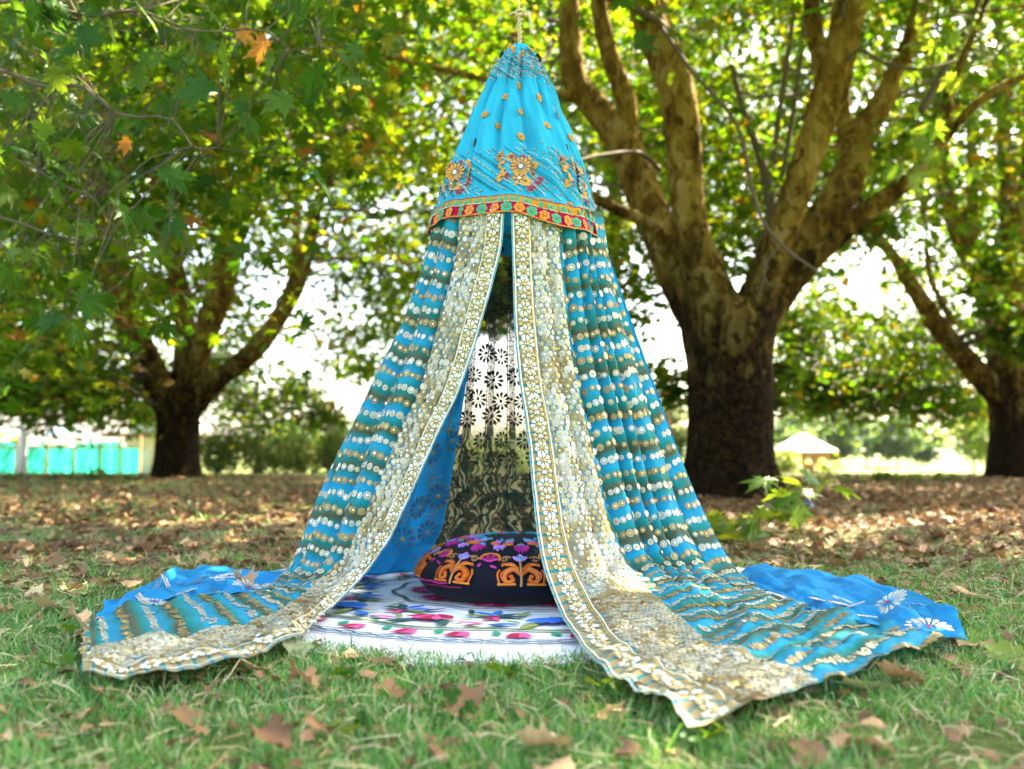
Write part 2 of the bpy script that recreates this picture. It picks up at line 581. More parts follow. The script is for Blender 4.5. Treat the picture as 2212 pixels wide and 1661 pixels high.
M['orange_band'] = cloth('orange_ribbon', (0.68, 0.24, 0.01), 0.1)
M['red_band'] = cloth('crimson_ribbon', (0.42, 0.004, 0.05), 0.1)
M['black_cloth'] = cloth('black_cotton', (0.005, 0.007, 0.014), 0.0, 0.75)
M['felt'] = plain('white_felt', (0.74, 0.76, 0.78), 0.95, 0, 0.1, 0.06, 30)
M['rope'] = plain('cotton_rope', (0.55, 0.42, 0.22), 0.9, scale=300)
M['cane'] = plain('cane_hoop', (0.35, 0.22, 0.1), 0.6)

# ---------------------------------------------------------------- leaf shapes


def leaf_outline(kind, rng=None, notch=0.46):
    """palmate plane leaf, petiole at the origin, tip at (0, 1)"""
    lob = [(-62, 0.50), (-2, 0.64), (44, 0.88), (90, 1.02), (136, 0.88), (182, 0.64), (242, 0.50)]
    if kind == 0:                                    # far: five plain lobes
        lob = lob[1:6]
    pts = []
    c = (0, 0.34)
    n = len(lob)
    for i, (a, r) in enumerate(lob):
        w = 1.0 if rng is None else rng.uniform(0.9, 1.1)
        a = math.radians(a)
        r *= 0.68*w
        if kind == 2:
            for da, rr in ((-0.30, 0.60), (-0.15, 0.72), (-0.12, 0.66)):
                pts.append((c[0]+rr*r*math.cos(a+da), c[1]+rr*r*math.sin(a+da)))
        elif kind == 1:
            pts.append((c[0]+0.64*r*math.cos(a-0.22), c[1]+0.64*r*math.sin(a-0.22)))
        pts.append((c[0]+r*math.cos(a), c[1]+r*math.sin(a)))
        if kind == 2:
            for da, rr in ((0.12, 0.66), (0.15, 0.72), (0.30, 0.60)):
                pts.append((c[0]+rr*r*math.cos(a+da), c[1]+rr*r*math.sin(a+da)))
        elif kind == 1:
            pts.append((c[0]+0.64*r*math.cos(a+0.22), c[1]+0.64*r*math.sin(a+0.22)))
        if i < n-1:
            a2 = math.radians((lob[i][0]+lob[i+1][0])/2)
            r2 = 0.68*min(lob[i][1], lob[i+1][1])*notch
            pts.append((c[0]+r2*math.cos(a2), c[1]+r2*math.sin(a2)))
        else:
            pts.append((0.0, 0.02))
    return np.array(pts), np.array(c)


def leaf_flat(kind, curl=0.25, seed=0):
    """single fan with a shallow droop"""
    o, c = leaf_outline(kind)
    r = np.hypot(o[:, 0]-c[0], o[:, 1]-c[1])
    rs = np.random.default_rng(seed)
    z = -curl*r*r*1.2 + 0.05*np.sin(o[:, 0]*5+seed) + rs.uniform(-0.03, 0.03, len(o))
    V = np.vstack([[c[0], c[1], 0.0], np.column_stack([o, z])])
    n = len(o)
    F = np.array([(0, 1+i, 1+(i+1) % n) for i in range(n)])
    V[:, 1] -= 0.0
    return V, F


def leaf_curled(seed, amt):
    """two-ring leaf with strong dry curl, midrib crease and a stalk"""
    rs = np.random.default_rng(seed)
    o, c = leaf_outline(2, rs, 0.74)
    V = [np.array([[c[0], c[1]]])]
    rad = np.hypot(*(o-c).T)
    o = c+(o-c)*(0.56*(rad/0.56)**0.62/rad)[:, None]*np.array([0.9, 1.0])*rs.uniform(0.9, 1.1, (len(o), 1))
    for f in (0.45, 0.75, 1.0):
        V.append(c+(o-c)*f)
    P = np.vstack(V)
    n = len(o)
    F = [(0, 1+i, 1+(i+1) % n) for i in range(n)]
    Q = []
    for k in range(2):
        for i in range(n):
            a, b = 1+k*n+i, 1+k*n+(i+1) % n
            Q.append((a, a+n, b+n)); Q.append((a, b+n, b))
    x, y = P[:, 0]-c[0], P[:, 1]-c[1]
    r = np.hypot(x, y)
    a = rs.uniform(0, PI)
    t = x*math.cos(a)+y*math.sin(a)
    s = -x*math.sin(a)+y*math.cos(a)
    z = amt*(1.3*t*t*rs.uniform(0.3, 1.2) + 0.7*s*s*rs.uniform(-0.4, 0.8)) + amt*0.22*np.sin(7*x+rs.uniform(0, 6))*r + amt*0.2*np.sin(8*y+rs.uniform(0, 6))*r
    z += 0.05*np.abs(x)*2
    k = 1-0.35*amt*r
    P3 = np.column_stack([c[0]+x*k, c[1]+y*k, z])
    st, sf = tube_np([(0, 0.02, 0.0), (0.02, -0.15, 0.02), (0.05, -0.32, 0.05)], [0.012, 0.009, 0.009], 3)
    F = np.array(F+Q)
    sf = np.array([(f[0], f[1], f[2]) for f in sf]+[(f[0], f[2], f[3]) for f in sf])+len(P3)
    V = np.vstack([P3, st])
    V[:, 2] -= V[:, 2].min()
    return V, np.vstack([F, sf])


# ---------------------------------------------------------------- ground
def ground_h(x, y):
    h = 0.018*vnoise(x, y, 1.3)+0.01*vnoise(x, y, 4.1, 2)
    near = np.clip((np.hypot(x-0.1, y-3.2)-1.4)/1.0, 0, 1)
    h = h*near
    h = h + 0.10*np.exp(-((x-2.15)**2+(y-9.9)**2)/1.2)
    h = h - 0.9*np.clip((y-22)/25.0, 0, 1)**1.3
    return h


def build_ground():
    xs = np.unique(np.concatenate([np.linspace(-7, 7, 141), np.linspace(-40, 40, 81), np.linspace(-900, 900, 37)]))
    ys = np.unique(np.concatenate([np.linspace(-2, 14, 161), np.linspace(-40, 60, 101), np.linspace(-300, 1500, 37)]))
    X, Y = np.meshgrid(xs, ys)
    Z = ground_h(X, Y)
    V = np.column_stack([X.ravel(), Y.ravel(), Z.ravel()])
    nx, ny = len(xs), len(ys)
    i, j = np.meshgrid(np.arange(nx-1), np.arange(ny-1))
    a = (j*nx+i).ravel()
    F = np.column_stack([a, a+1, a+1+nx, a+nx])
    o = mobj('ground', np_mesh('ground', V, F, M['ground'], smooth=True))
    tag(o, 'shaded lawn and bare soil under the plane trees', 'ground', kind='structure')


build_ground()

AX, AY = 0.01, 3.5                                   # the tent's axis
# ---------------------------------------------------------------- drapes


class Drape:
    def __init__(s, rows, U=0.6, ug=None, bulge=None, disp=None, delta=None, floor=0.03, foot=0.0):
        s.foot = foot
        s.k = [r[0] for r in rows]
        s.A = np.array([r[1] for r in rows]); s.B = np.array([r[2] for r in rows])
        s.U, s.ug = U, ug or [(0, U), (2, U)]
        s.bu = bulge or [(0, 0.0), (2, 0.0)]
        s.disp = disp; s.delta = delta; s.floor = floor
        vv = np.linspace(s.k[0], s.k[-1], 400)
        P = s.base(np.full(400, 0.55), vv)
        L = np.concatenate([[0], np.cumsum(np.linalg.norm(np.diff(P, axis=0), axis=1))])
        s.vv, s.L = vv, L
        s.len = L[-1]

    def arc(s, v):
        return np.interp(v, s.vv, s.L)

    def v_at(s, a):
        return np.interp(a, s.L, s.vv)

    def base(s, u, v):
        u = np.asarray(u, float); v = np.asarray(v, float)
        A = hermite(s.k, s.A, v); B = hermite(s.k, s.B, v)
        ug = np.interp(v, [a for a, b in s.ug], [b for a, b in s.ug])
        t = np.where(u < s.U, u/s.U*ug, ug+(u-s.U)/(1-s.U)*(1-ug)) if s.U < 1 else u
        P = A+(B-A)*t[..., None]
        b = np.interp(v, [a for a, b in s.bu], [c for a, c in s.bu])
        C = (A+B)/2
        d = np.stack([C[..., 0]-AX, C[..., 1]-AY, np.zeros_like(C[..., 0])], -1)
        d /= np.linalg.norm(d, axis=-1)[..., None]+1e-9
        P = P+d*(b*4*t*(1-t))[..., None]
        P[..., 2] += s.foot*np.exp(-((v-1.0)/0.13)**2)*np.sin(PI*np.clip(t*0.9+0.05, 0, 1))
        return P

    def frame(s, u, v, f=None):
        f = f or s.base
        e = 0.004
        pu = f(np.minimum(u+e, 1), v)-f(np.maximum(u-e, 0), v)
        pv = f(u, np.minimum(v+e, s.k[-1]))-f(u, np.maximum(v-e, s.k[0]))
        n = np.cross(pu, pv)
        n /= np.linalg.norm(n, axis=-1)[..., None]+1e-12
        P = f(u, v)
        out = np.stack([P[..., 0]-AX, P[..., 1]-AY, np.full_like(P[..., 0], 0.6)], -1)
        out[..., :2] *= np.clip(P[..., 2:3]*6, 0, 1)
        sg = np.sign((n*out).sum(-1))
        n = n*np.where(sg == 0, 1, sg)[..., None]
        return P, pu, pv, n

    def ev(s, u, v):
        P, pu, pv, n = s.frame(u, v)
        if s.disp is not None:
            P = P+n*s.disp(u, v)[..., None]
        z = P[..., 2]
        q = np.clip((1.17-np.hypot(P[..., 0]-0.05, P[..., 1]-3.5))/0.08, 0, 1)
        fl = s.floor+0.012*q*q*(3-2*q)                 # the rug lifts what lies on it
        P[..., 2] = np.where(z < fl, fl+0.004*np.tanh((z-fl)*20), z)
        return P

    def mesh(s, name, mat, nu, nv, parent):
        u = np.linspace(0, 1, nu); v = np.linspace(s.k[0], s.k[-1], nv)
        uu, vv = np.meshgrid(u, v)
        P = s.ev(uu, vv).reshape(-1, 3)
        dl = s.delta(uu, vv) if s.delta is not None else 0*uu
        uv = np.column_stack([uu.ravel(), (s.arc(vv)-dl).ravel()])
        i, j = np.meshgrid(np.arange(nu-1), np.arange(nv-1))
        a = (j*nu+i).ravel()
        F = np.column_stack([a, a+1, a+1+nu, a+nu])
        return mobj(name, np_mesh(name, P, F, mat, uv=uv, smooth=True), parent)

    def near(s, p, lo=None, hi=None):
        if not hasattr(s, '_g'):
            u = np.linspace(0.02, 0.98, 60); v = np.linspace(s.k[0], s.k[-1], 160)
            s._uu, s._vv = np.meshgrid(u, v)
            s._g = s.ev(s._uu, s._vv)
        d = ((s._g-np.asarray(p))**2).sum(-1)
        i = np.unravel_index(np.argmin(d), d.shape)
        return s._uu[i], s._vv[i]

    def basis(s, u, v, off=0.003):
        """4x4 matrix on the cloth: x along u, y along -v, z off the cloth"""
        P, pu, pv, n = s.frame(np.array([u]), np.array([v]), s.ev)
        x = pu[0]/np.linalg.norm(pu[0]); z = n[0]
        y = np.cross(z, x)
        m = Matrix.Identity(4)
        for r in range(3):
            m[r][0], m[r][1], m[r][2], m[r][3] = x[r], y[r], z[r], P[0][r]+z[r]*off
        return m


def ridge(x):
    return np.sqrt(np.abs(np.sin(PI*x))+0.02)-0.65


def tube_phase(u, v, tubes, seed):
    x = np.clip(u/0.6, 0, 1)
    w = x+0.07*np.sin(5*x+seed)+0.05*np.sin(9*x+seed*3)+0.04*np.sin(2.5*v+seed*2)*x
    return w*tubes+0.3*np.sin(1.6*v+seed)


def tube_rand(ph, seed):
    return np.mod(np.sin(np.floor(ph)*12.9898+seed*78.233)*43758.5453, 1.0)


def make_disp(tubes, panel_tubes, top_amp, seed, wr):
    def disp(u, v):
        ph = tube_phase(u, v, tubes, seed)
        d1 = ridge(ph)*(0.55+0.9*tube_rand(ph, seed))
        px = (u-0.6)/0.4
        d2 = ridge(px*panel_tubes+0.1+0.15*np.sin(v*3))*0.38
        d = np.where(u < 0.6, d1, d2*np.clip((0.97-u)/0.12, 0, 1))
        d *= np.clip(np.abs(u-0.6)/0.03, 0.25, 1)
        amp = np.interp(v, [0, 0.1, 0.5, 0.9, 1.05, 2], [top_amp*0.75, top_amp, top_amp*1.15, top_amp*0.85, top_amp*0.3, top_amp*0.12])
        g = np.clip((v-0.85)/0.25, 0, 1)
        wrk = wr*(0.55*vnoise(u*7+v*2.2, v*9-u*3, 1.0, seed)+0.45*vnoise(u*13-v*5, v*15, 1.0, seed+2)+0.5*np.abs(vnoise(u*4+3*v, v*3, 1.0, seed+4)))
        fine = 0.0025*vnoise(u*40, v*26, 1.0, seed+1)+0.004*vnoise(u*14+v*3, v*11, 1.0, seed+6)
        return amp*d*(1-0.4*g) + g*(wrk+wr*0.8) + fine
    return disp


def make_delta(tubes, amp, seed):
    def delta(u, v):
        ph = tube_phase(u, v, tubes, seed)
        saw = ph-np.floor(ph)-0.5
        k = np.interp(v, [0, 0.9, 1.1, 2], [1, 1, 0.25, 0.2])
        return (amp*saw+0.03*(tube_rand(ph, seed+1)-0.5)+0.004*np.sin(u*38+v*9))*k*(u < 0.6)
    return delta


def disc(n, r, hc, scallop=0.0, k=0):
    V = [(0, 0, hc)]
    for i in range(n):
        rr = r*(1-scallop*(i % 2))
        V.append((rr*math.cos(2*PI*i/n), rr*math.sin(2*PI*i/n), 0))
    F = [(0, 1+i, 1+(i+1) % n) for i in range(n)]
    uv = [(0, 0)]+[(math.cos(2*PI*i/n), math.sin(2*PI*i/n)) for i in range(n)]
    return np.array(V), np.array(F), np.array(uv)


def petal_flower(name, n, r_in, r_out, mats, core=0.22, h=0.004, fat=0.92):
    """flower of n petals, raised core; slots 0 petals, 1 core, 2 outline"""
    mb = MB()
    for i in range(n):
        a = 2*PI*i/n
        w = PI/n*fat
        pts = []
        for t, s in ((0.0, 0), (0.35, -0.7), (0.75, -1.0), (1.0, -0.45), (1.04, 0), (1.0, 0.45), (0.75, 1.0), (0.35, 0.7)):
            r = r_in+(r_out-r_in)*t
            aa = a+w*s*(0.55+0.45*t)
            pts.append((r*math.cos(aa), r*math.sin(aa), 0.0))
        if len(mats) > 2:
            big = [(p[0]*1.06, p[1]*1.06, -0.0012) for p in pts]
            mb.fan(big, ((r_in+r_out)/2*math.cos(a), (r_in+r_out)/2*math.sin(a), -0.0012), 2)
        rc = r_in*0.4+r_out*0.6
        mb.fan(pts, (rc*math.cos(a), rc*math.sin(a), h*0.5), 0)
    mb.fan([(core*r_out*math.cos(2*PI*i/8), core*r_out*math.sin(2*PI*i/8), h*0.5) for i in range(8)], (0, 0, h*1.3), 1)
    me = bpy.data.meshes.new(name)
    me.from_pydata(mb.V, [], mb.F)
    me.polygons.foreach_set('material_index', mb.M)
    for m in mats:
        me.materials.append(m)
    me.update()
    return me


TRIM_FLOWER = petal_flower('trim_flower', 8, 0.004, 0.0185, [M['t_cream'], M['seq_g']], 0.28, fat=1.0)
TRIM_FLOWER2 = petal_flower('trim_flower', 8, 0.004, 0.0185, [thread('pale_gold_thread', (0.58, 0.45, 0.22), 0.2), M['seq_s']], 0.3, fat=1.0)


def embroider(d, parent, rng, rowstep=0.0475):
    """rosettes and sequins on the striped part and the dense panel, trim along the free edge"""
    groups = {'ros_s': [], 'ros_g': [], 'seq_s': [], 'seq_g': []}
    u_s = np.linspace(0.01, 0.595, 260)
    rows_a, q_ = [], 0.0
    while q_ < d.len-0.03:
        q_ += rowstep*(1.0 if d.v_at(q_) < 1.0 else 1.55)
        rows_a.append(q_)
    for k, a0 in enumerate(rows_a):
        a0 = a0+rng.uniform(-0.003, 0.003)
        vk = d.v_at(a0)
        dl = d.delta(u_s, np.full_like(u_s, vk))
        v = d.v_at(a0+dl)
        P, pu, pv, n = d.frame(u_s, v, d.ev)
        L = np.concatenate([[0], np.cumsum(np.linalg.norm(np.diff(P, axis=0), axis=1))])
        q = np.arange(0.012, L[-1], 0.0225)+rng.uniform(-0.002, 0.002)
        q = q[(q > 0) & (q < L[-1])]
        idx = np.searchsorted(L, q).clip(0, len(u_s)-1)
        for i in idx:
            if rng.random() < 0.04:
                continue
            i = min(len(u_s)-1, max(0, i+rng.integers(-1, 2)))
            P[i] = P[i]+pv[i]/np.linalg.norm(pv[i])*rng.normal(0, 0.0022)
            kind = 's' if k % 2 else 'g'
            groups['ros_'+kind].append((P[i], pu[i], n[i], 0.0126*rng.uniform(0.75, 1.12), 0.0028+rng.uniform(0, 0.0006)))
            sk = 's' if (kind == 's' and rng.random() < 0.6) or rng.random() < 0.15 else 'g'
            groups['seq_'+sk].append((P[i], pu[i], n[i], 0.0042*rng.uniform(0.75, 1.15), 0.0045))
    u_p = np.linspace(0.61, 0.852, 120)
    step = 0.0185
    for k in range(1, int(d.len/step)):
        vk = np.full_like(u_p, d.v_at(k*step))
        P, pu, pv, n = d.frame(u_p, vk, d.ev)
        L = np.concatenate([[0], np.cumsum(np.linalg.norm(np.diff(P, axis=0), axis=1))])
        stp = max(0.0195, L[-1]/15)
        q = np.arange(stp*0.25*(1+2*(k % 2)), L[-1], stp)
        q = q+rng.uniform(-0.003, 0.003, len(q))
        idx = np.searchsorted(L, q).clip(0, len(u_p)-1)
        for i in idx:
            tone = vnoise(np.array([P[i][0]*9]), np.array([P[i][2]*9+P[i][1]*6]), 1.0, 3)[0]
            kind = 's' if tone+rng.uniform(-0.5, 0.5) > -0.35 else 'g'
            groups['ros_'+kind].append((P[i], pu[i], n[i], 0.0108*rng.uniform(0.75, 1.2), 0.003+rng.uniform(0, 0.001)))
            sk = 's' if rng.random() < 0.3 else 'g'
            groups['seq_'+sk].append((P[i], pu[i], n[i], 0.0042*rng.uniform(0.6, 1.25), 0.0055))
    for key, nm in (('ros_s', 'silver_rosettes'), ('ros_g', 'gold_rosettes'), ('seq_s', 'silver_sequins'), ('seq_g', 'gold_sequins')):
        L = groups[key]
        ros = key.startswith('ros')
        tv, tf, tu = disc(14, 1.0, 0.05, 0.12) if ros else disc(8, 1.0, 0.12)
        P = np.array([g[0] for g in L]); X = np.array([g[1] for g in L]); N = np.array([g[2] for g in L])
        S = np.array([g[3] for g in L]); O = np.array([g[4] for g in L])
        X /= np.linalg.norm(X, axis=1)[:, None]
        if not ros:
            N = N+rng.normal(0, 0.2, N.shape); N /= np.linalg.norm(N, axis=1)[:, None]
        X = X-N*(X*N).sum(1)[:, None]; X /= np.linalg.norm(X, axis=1)[:, None]
        Yv = np.cross(N, X)
        V, F = instance(tv, tf, np.stack([X, Yv, N], 2), P+N*O[:, None], S)
        o = mobj(nm, np_mesh(nm, V, F, M[key], uv=np.tile(tu, (len(L), 1))), parent)
        tag(o, kind='stuff')
    # piping on both sides of the trim
    va = np.linspace(d.k[0]+0.01, d.k[-1]-0.005, 260)
    for uu, w, mk in ((0.868, 0.0042, 't_cream'), (0.985, 0.005, 't_cream'), (0.9985, 0.003, 't_aqua'), (0.878, 0.003, 't_gold')):
        du = w/np.maximum(np.linalg.norm(d.ev(np.full_like(va, 1.0), va)-d.ev(np.full_like(va, 0.86), va), axis=1), 0.02)*0.14
        ua = np.clip(uu-du/2, 0, 1); ub = np.clip(uu+du/2, 0, 1)
        Pa, _, _, na = d.frame(ua, va, d.ev); Pb, _, _, nb = d.frame(ub, va, d.ev)
        mb = MB(); mb.strip(Pa+na*0.0035, Pb+nb*0.0035)
        mb.build('piping', M[mk], parent)
    a = 0.03
    i = 0
    while a < d.len-0.02:
        v = d.v_at(a)
        wdt = np.linalg.norm(d.ev(np.array([0.98]), np.array([v]))-d.ev(np.array([0.87]), np.array([v])))
        s = min(1.3, max(0.55, wdt/0.040))
        o = mobj('trim_flower', TRIM_FLOWER if (i*7) % 5 < 3 else TRIM_FLOWER2, parent)
        o.matrix_basis = d.basis(0.926, v, 0.0035) @ Matrix.Rotation(i*0.4, 4, 'Z') @ Matrix.Scale(s, 4)
        a += 0.031*s
        i += 1


def g3(x, y, z=0.035):
    return gd(x, y, z)


def seam(d, keys):
    """lateral share of the striped part so that its seam keeps the measured share of the hanging width"""
    out = []
    for v, f in keys:
        d.U, d.ug = 1.0, [(0, 1), (2, 1)]
        tt = np.linspace(0, 1, 101)
        P = d.base(tt, np.full(101, v))
        x = 1106+FPX*P[:, 0]/(CP*P[:, 1]+SP*(P[:, 2]-CAM_H))
        g = (x-x[0])/(x[-1]-x[0])
        out.append((v, float(tt[np.argmin(np.abs(g-f))])))
    d.U, d.ug = 0.6, out+[(2.0, 0.58)]


D1 = make_disp(3, 3, 0.05, 1.0, 0.018)
left_drape = Drape([
    (0.00, at(940, 455, 3.52), at(1090, 445, 3.20)),
    (0.06, at(934, 530, 3.52), at(1083, 540, 3.20)),
    (0.20, at(884, 680, 3.52), at(1045, 680, 3.18)),
    (0.35, at(828, 800, 3.50), at(1003, 820, 3.15)),
    (0.50, at(754, 950, 3.50), at(945, 945, 3.13)),
    (0.65, at(694, 1080, 3.48), at(887, 1075, 3.10)),
    (0.80, at(648, 1190, 3.46), at(837, 1175, 3.08)),
    (0.92, at(612, 1252, 3.45), at(778, 1260, 3.03)),
    (1.00, g3(575, 1288), at(712, 1330, 2.93)),
    (1.15, g3(510, 1290), g3(640, 1390)),
    (1.35, g3(420, 1298), g3(560, 1430)),
    (1.55, g3(335, 1308), g3(440, 1458)),
    (1.80, g3(240, 1325), g3(290, 1472)),
    (2.00, g3(182, 1362), g3(175, 1472))],
    0.6, [(0, 0.30), (0.3, 0.45), (0.5, 0.55), (2, 0.58)],
    [(0, 0.075), (0.5, 0.06), (0.9, 0.02), (1.05, 0), (2, 0)], D1, make_delta(3, 0.016, 1.0), foot=0.03)
seam(left_drape, [(0, 0.36), (0.2, 0.45), (0.4, 0.54), (0.6, 0.57), (0.85, 0.58), (1.0, 0.58)])
t = empty('striped_drape', (-0.55, 3.3, 0))
tag(t, 'blue and olive striped sequinned drape falling at the left of the tent opening', 'drape', 'striped sequinned drapes of the tent')
LEFT = t


def fixp(parent):
    """children were built in world space: keep them there under an offset Empty"""
    inv = Matrix.Translation(parent.location).inverted()
    for c in parent.children:
        c.matrix_parent_inverse = inv


cl = left_drape.mesh('cloth', M['stripes'], 150, 330, t)
embroider(left_drape, cl, np.random.default_rng(3))
fixp(t)

D2 = make_disp(5, 3, 0.045, 2.3, 0.024)
right_drape = Drape([
    (0.00, at(1300, 470, 3.52), at(1103, 445, 3.20)),
    (0.06, at(1310, 560, 3.52), at(1106, 540, 3.20)),
    (0.20, at(1345, 680, 3.52), at(1110, 680, 3.17)),
    (0.35, at(1392, 810, 3.50), at(1120, 815, 3.13)),
    (0.50, at(1445, 950, 3.48), at(1140, 950, 3.09)),
    (0.65, at(1498, 1075, 3.45), at(1151, 1080, 3.03)),
    (0.80, at(1552, 1180, 3.40), at(1166, 1195, 2.96)),
    (0.92, at(1598, 1250, 3.35), at(1190, 1285, 2.88)),
    (1.00, g3(1640, 1290), at(1220, 1360, 2.74)),
    (1.20, g3(1720, 1318), g3(1275, 1440)),
    (1.40, g3(1800, 1338), g3(1335, 1495)),
    (1.60, g3(1880, 1355), g3(1398, 1528)),
    (1.80, g3(1960, 1372), g3(1448, 1556)),
    (2.00, g3(2035, 1392), g3(1498, 1598))],
    0.6, [(0, 0.50), (0.5, 0.55), (1.0, 0.55), (2, 0.6)],
    [(0, 0.075), (0.5, 0.06), (0.9, 0.02), (1.05, 0), (2, 0)], D2, make_delta(5, 0.015, 2.3), foot=0.065)
seam(right_drape, [(0, 0.49), (0.2, 0.52), (0.4, 0.56), (0.6, 0.57), (0.85, 0.55), (1.0, 0.55)])
t = empty('striped_drape', (0.6, 3.1, 0))
tag(t, 'blue and olive striped sequinned drape with broad gold panel right of the opening', 'drape', 'striped sequinned drapes of the tent')
cl = right_drape.mesh('cloth', M['stripes'], 170, 330, t)
embroider(right_drape, cl, np.random.default_rng(4))
fixp(t)


# ---------------------------------------------------------------- blue cloths behind
def blue_disp(seed, wr):
    def f(u, v):
        amp = np.interp(v, [0, 0.9, 1.1, 2], [0.014, 0.02, 0.006, 0.003])
        g = np.clip((v-0.85)/0.25, 0, 1)
        return amp*ridge(u*4+0.2*np.sin(2*v+seed)) + g*wr*(1+vnoise(u*5+v*3, v*9, 1, seed)+0.5*vnoise(u*11, v*17-u*5, 1, seed+3)+0.3*vnoise(u*23+v*8, v*31, 1, seed+5))
    return f


SUNBURST = petal_flower('sunburst', 16, 0.016, 0.056, [M['t_silver'], M['t_red'], M['t_cream']], 0.13)
SUNBURST_S = petal_flower('sunburst', 12, 0.01, 0.036, [M['t_gold'], M['t_wine'], M['t_cream']], 0.16)
GOLDBLOOM = petal_flower('bloom', 10, 0.01, 0.052, [thread('slate_thread', (0.03, 0.19, 0.36)), M['t_gold'], M['t_ochre']], 0.18)


def band_piece(name, L, w, mat):
    mb = MB()
    xs = np.linspace(-L/2, L/2, 10)
    for off in (-w/2, w/2):
        A = [(x, off-0.0045+0.002*math.sin(x*90), 0.001) for x in xs]; B = [(x, off+0.0045+0.002*math.sin(x*90), 0.001) for x in xs]
        mb.strip(A, B)
    for x in np.linspace(-L/2+0.01, L/2-0.01, 6):
        mb.fan([(x+0.005*math.cos(a), 0.005*math.sin(a), 0.001) for a in np.arange(6)*PI/3], (x, 0, 0.003))
    me = bpy.data.meshes.new(name); me.from_pydata(mb.V, [], mb.F); me.materials.append(mat)
    return me


BAND = band_piece('embroidered_band', 0.085, 0.024, M['t_silver'])


def scroll_mesh(name, mat, sc_=0.05, r=0.0022):
    mb = MB()
    for sg in (1, -1):
        pts = []
        for i in range(16):
            a = i/15*2.6*PI
            rr = 1.0*(1-i/17)
            pts.append((sg*(1.1-rr*math.cos(a))*sc_*0.5, rr*math.sin(a)*sc_*0.5, 0.001))
        mb.tube(pts, r, 4)
    mb.tube([(0, -0.9*sc_, 0.001), (0.1*sc_, -0.4*sc_, 0.001), (0, 0.1*sc_, 0.001), (0, 0.8*sc_, 0.001)], r, 4)
    me = bpy.data.meshes.new(name); me.from_pydata(mb.V, [], mb.F); me.materials.append(mat)
    return me


SCROLL = scroll_mesh('embroidered_scroll', M['t_silver'])
SCROLL_G = scroll_mesh('embroidered_scroll', M['t_ochre'], 0.06, 0.0016)


def put(d, me, name, u, v, parent, rot=0.0, s=1.0, off=0.004):
    o = mobj(name, me, parent)
    o.matrix_basis = d.basis(u, v, off) @ Matrix.Rotation(rot, 4, 'Z') @ Matrix.Scale(s, 4)
    return o


blue_left = Drape([
    (0.00, at(955, 490, 3.58), at(1062, 480, 3.80)),
    (0.35, at(850, 800, 3.60), at(1012, 800, 3.86)),
    (0.65, at(715, 1080, 3.58), at(972, 1050, 3.96)),
    (0.88, at(650, 1200, 3.56), at(945, 1160, 4.02)),
    (1.00, g3(600, 1275, 0.03), g3(885, 1236, 0.04)),
    (1.25, g3(520, 1296, 0.03), g3(610, 1240, 0.03)),
    (1.50, g3(425, 1306, 0.03), g3(450, 1238, 0.03)),
    (1.75, g3(320, 1318, 0.03), g3(372, 1252, 0.03)),
    (2.00, g3(205, 1352, 0.03), g3(225, 1325, 0.03))],
    1.0, None, [(0, 0.05), (0.6, 0.03), (1, 0), (2, 0)], blue_disp(1.2, 0.02), None, 0.028)
t = empty('blue_drape', (-0.8, 3.7, 0))
tag(t, 'plain bright blue embroidered cloth lining the tent, spread behind the left striped drape', 'drape', 'bright blue lining cloths of the tent')
cl = blue_left.mesh('cloth', M['blue'], 70, 200, t)
for i, (x, y, s_) in enumerate([(421, 1264, 1.0), (530, 1272, 0.85), (395, 1283, 0.8), (330, 1300, 0.8)]):
    u, v = blue_left.near(gd(x, y, 0.05)); put(blue_left, SUNBURST, 'sunburst', u, v, cl, i, s_)
for i, (x, y, r) in enumerate([(360, 1262, 0.5), (385, 1255, 0.5), (345, 1282, 0.5), (300, 1297, 0.5), (470, 1290, 0.3)]):
    u, v = blue_left.near(gd(x, y, 0.05)); put(blue_left, BAND, 'embroidered_band', u, v, cl, r)
for i, (x, y) in enumerate([(478, 1258), (580, 1262), (505, 1250)]):
    u, v = blue_left.near(gd(x, y, 0.05)); put(blue_left, SCROLL, 'embroidered_scroll', u, v, cl, 0.4*i)
for i, (u, v, s_) in enumerate([(0.86, 0.42, 0.9), (0.80, 0.55, 0.9), (0.92, 0.68, 1.0), (0.78, 0.72, 0.9), (0.90, 0.85, 0.9), (0.72, 0.87, 1.0), (0.6, 0.8, 0.9), (0.95, 0.52, 0.8)]):
    put(blue_left, GOLDBLOOM, 'bloom', u, v, cl, i, s_, -0.005).scale.z *= -1
for i, (u, v) in enumerate([(0.9, 0.48), (0.86, 0.62), (0.92, 0.77), (0.66, 0.75), (0.8, 0.93)]):
    put(blue_left, SCROLL_G, 'embroidered_scroll', u, v, cl, i*1.3, 1.0, -0.004)
fixp(t)

blue_right = Drape([
    (0.00, at(1296, 500, 3.58), at(1190, 500, 3.82)),
    (0.35, at(1402, 800, 3.62), at(1215, 800, 3.90)),
    (0.65, at(1496, 1050, 3.62), at(1250, 1060, 4.0)),
    (0.88, at(1582, 1215, 3.62), at(1300, 1180, 4.05)),
    (1.00, g3(1640, 1278, 0.03), g3(1480, 1240, 0.03)),
    (1.25, g3(1725, 1330, 0.03), g3(1640, 1238, 0.03)),
    (1.45, g3(1800, 1350, 0.03), g3(1735, 1240, 0.03)),
    (1.65, g3(1890, 1372, 0.03), g3(1860, 1264, 0.03)),
    (1.85, g3(1985, 1394, 0.03), g3(1985, 1302, 0.03)),
    (2.00, g3(2092, 1408, 0.03), g3(2066, 1352, 0.03))],
    1.0, None, [(0, 0.05), (0.6, 0.03), (1, 0), (2, 0)], blue_disp(4.4, 0.024), None, 0.028)
t = empty('blue_drape', (0.9, 3.6, 0))
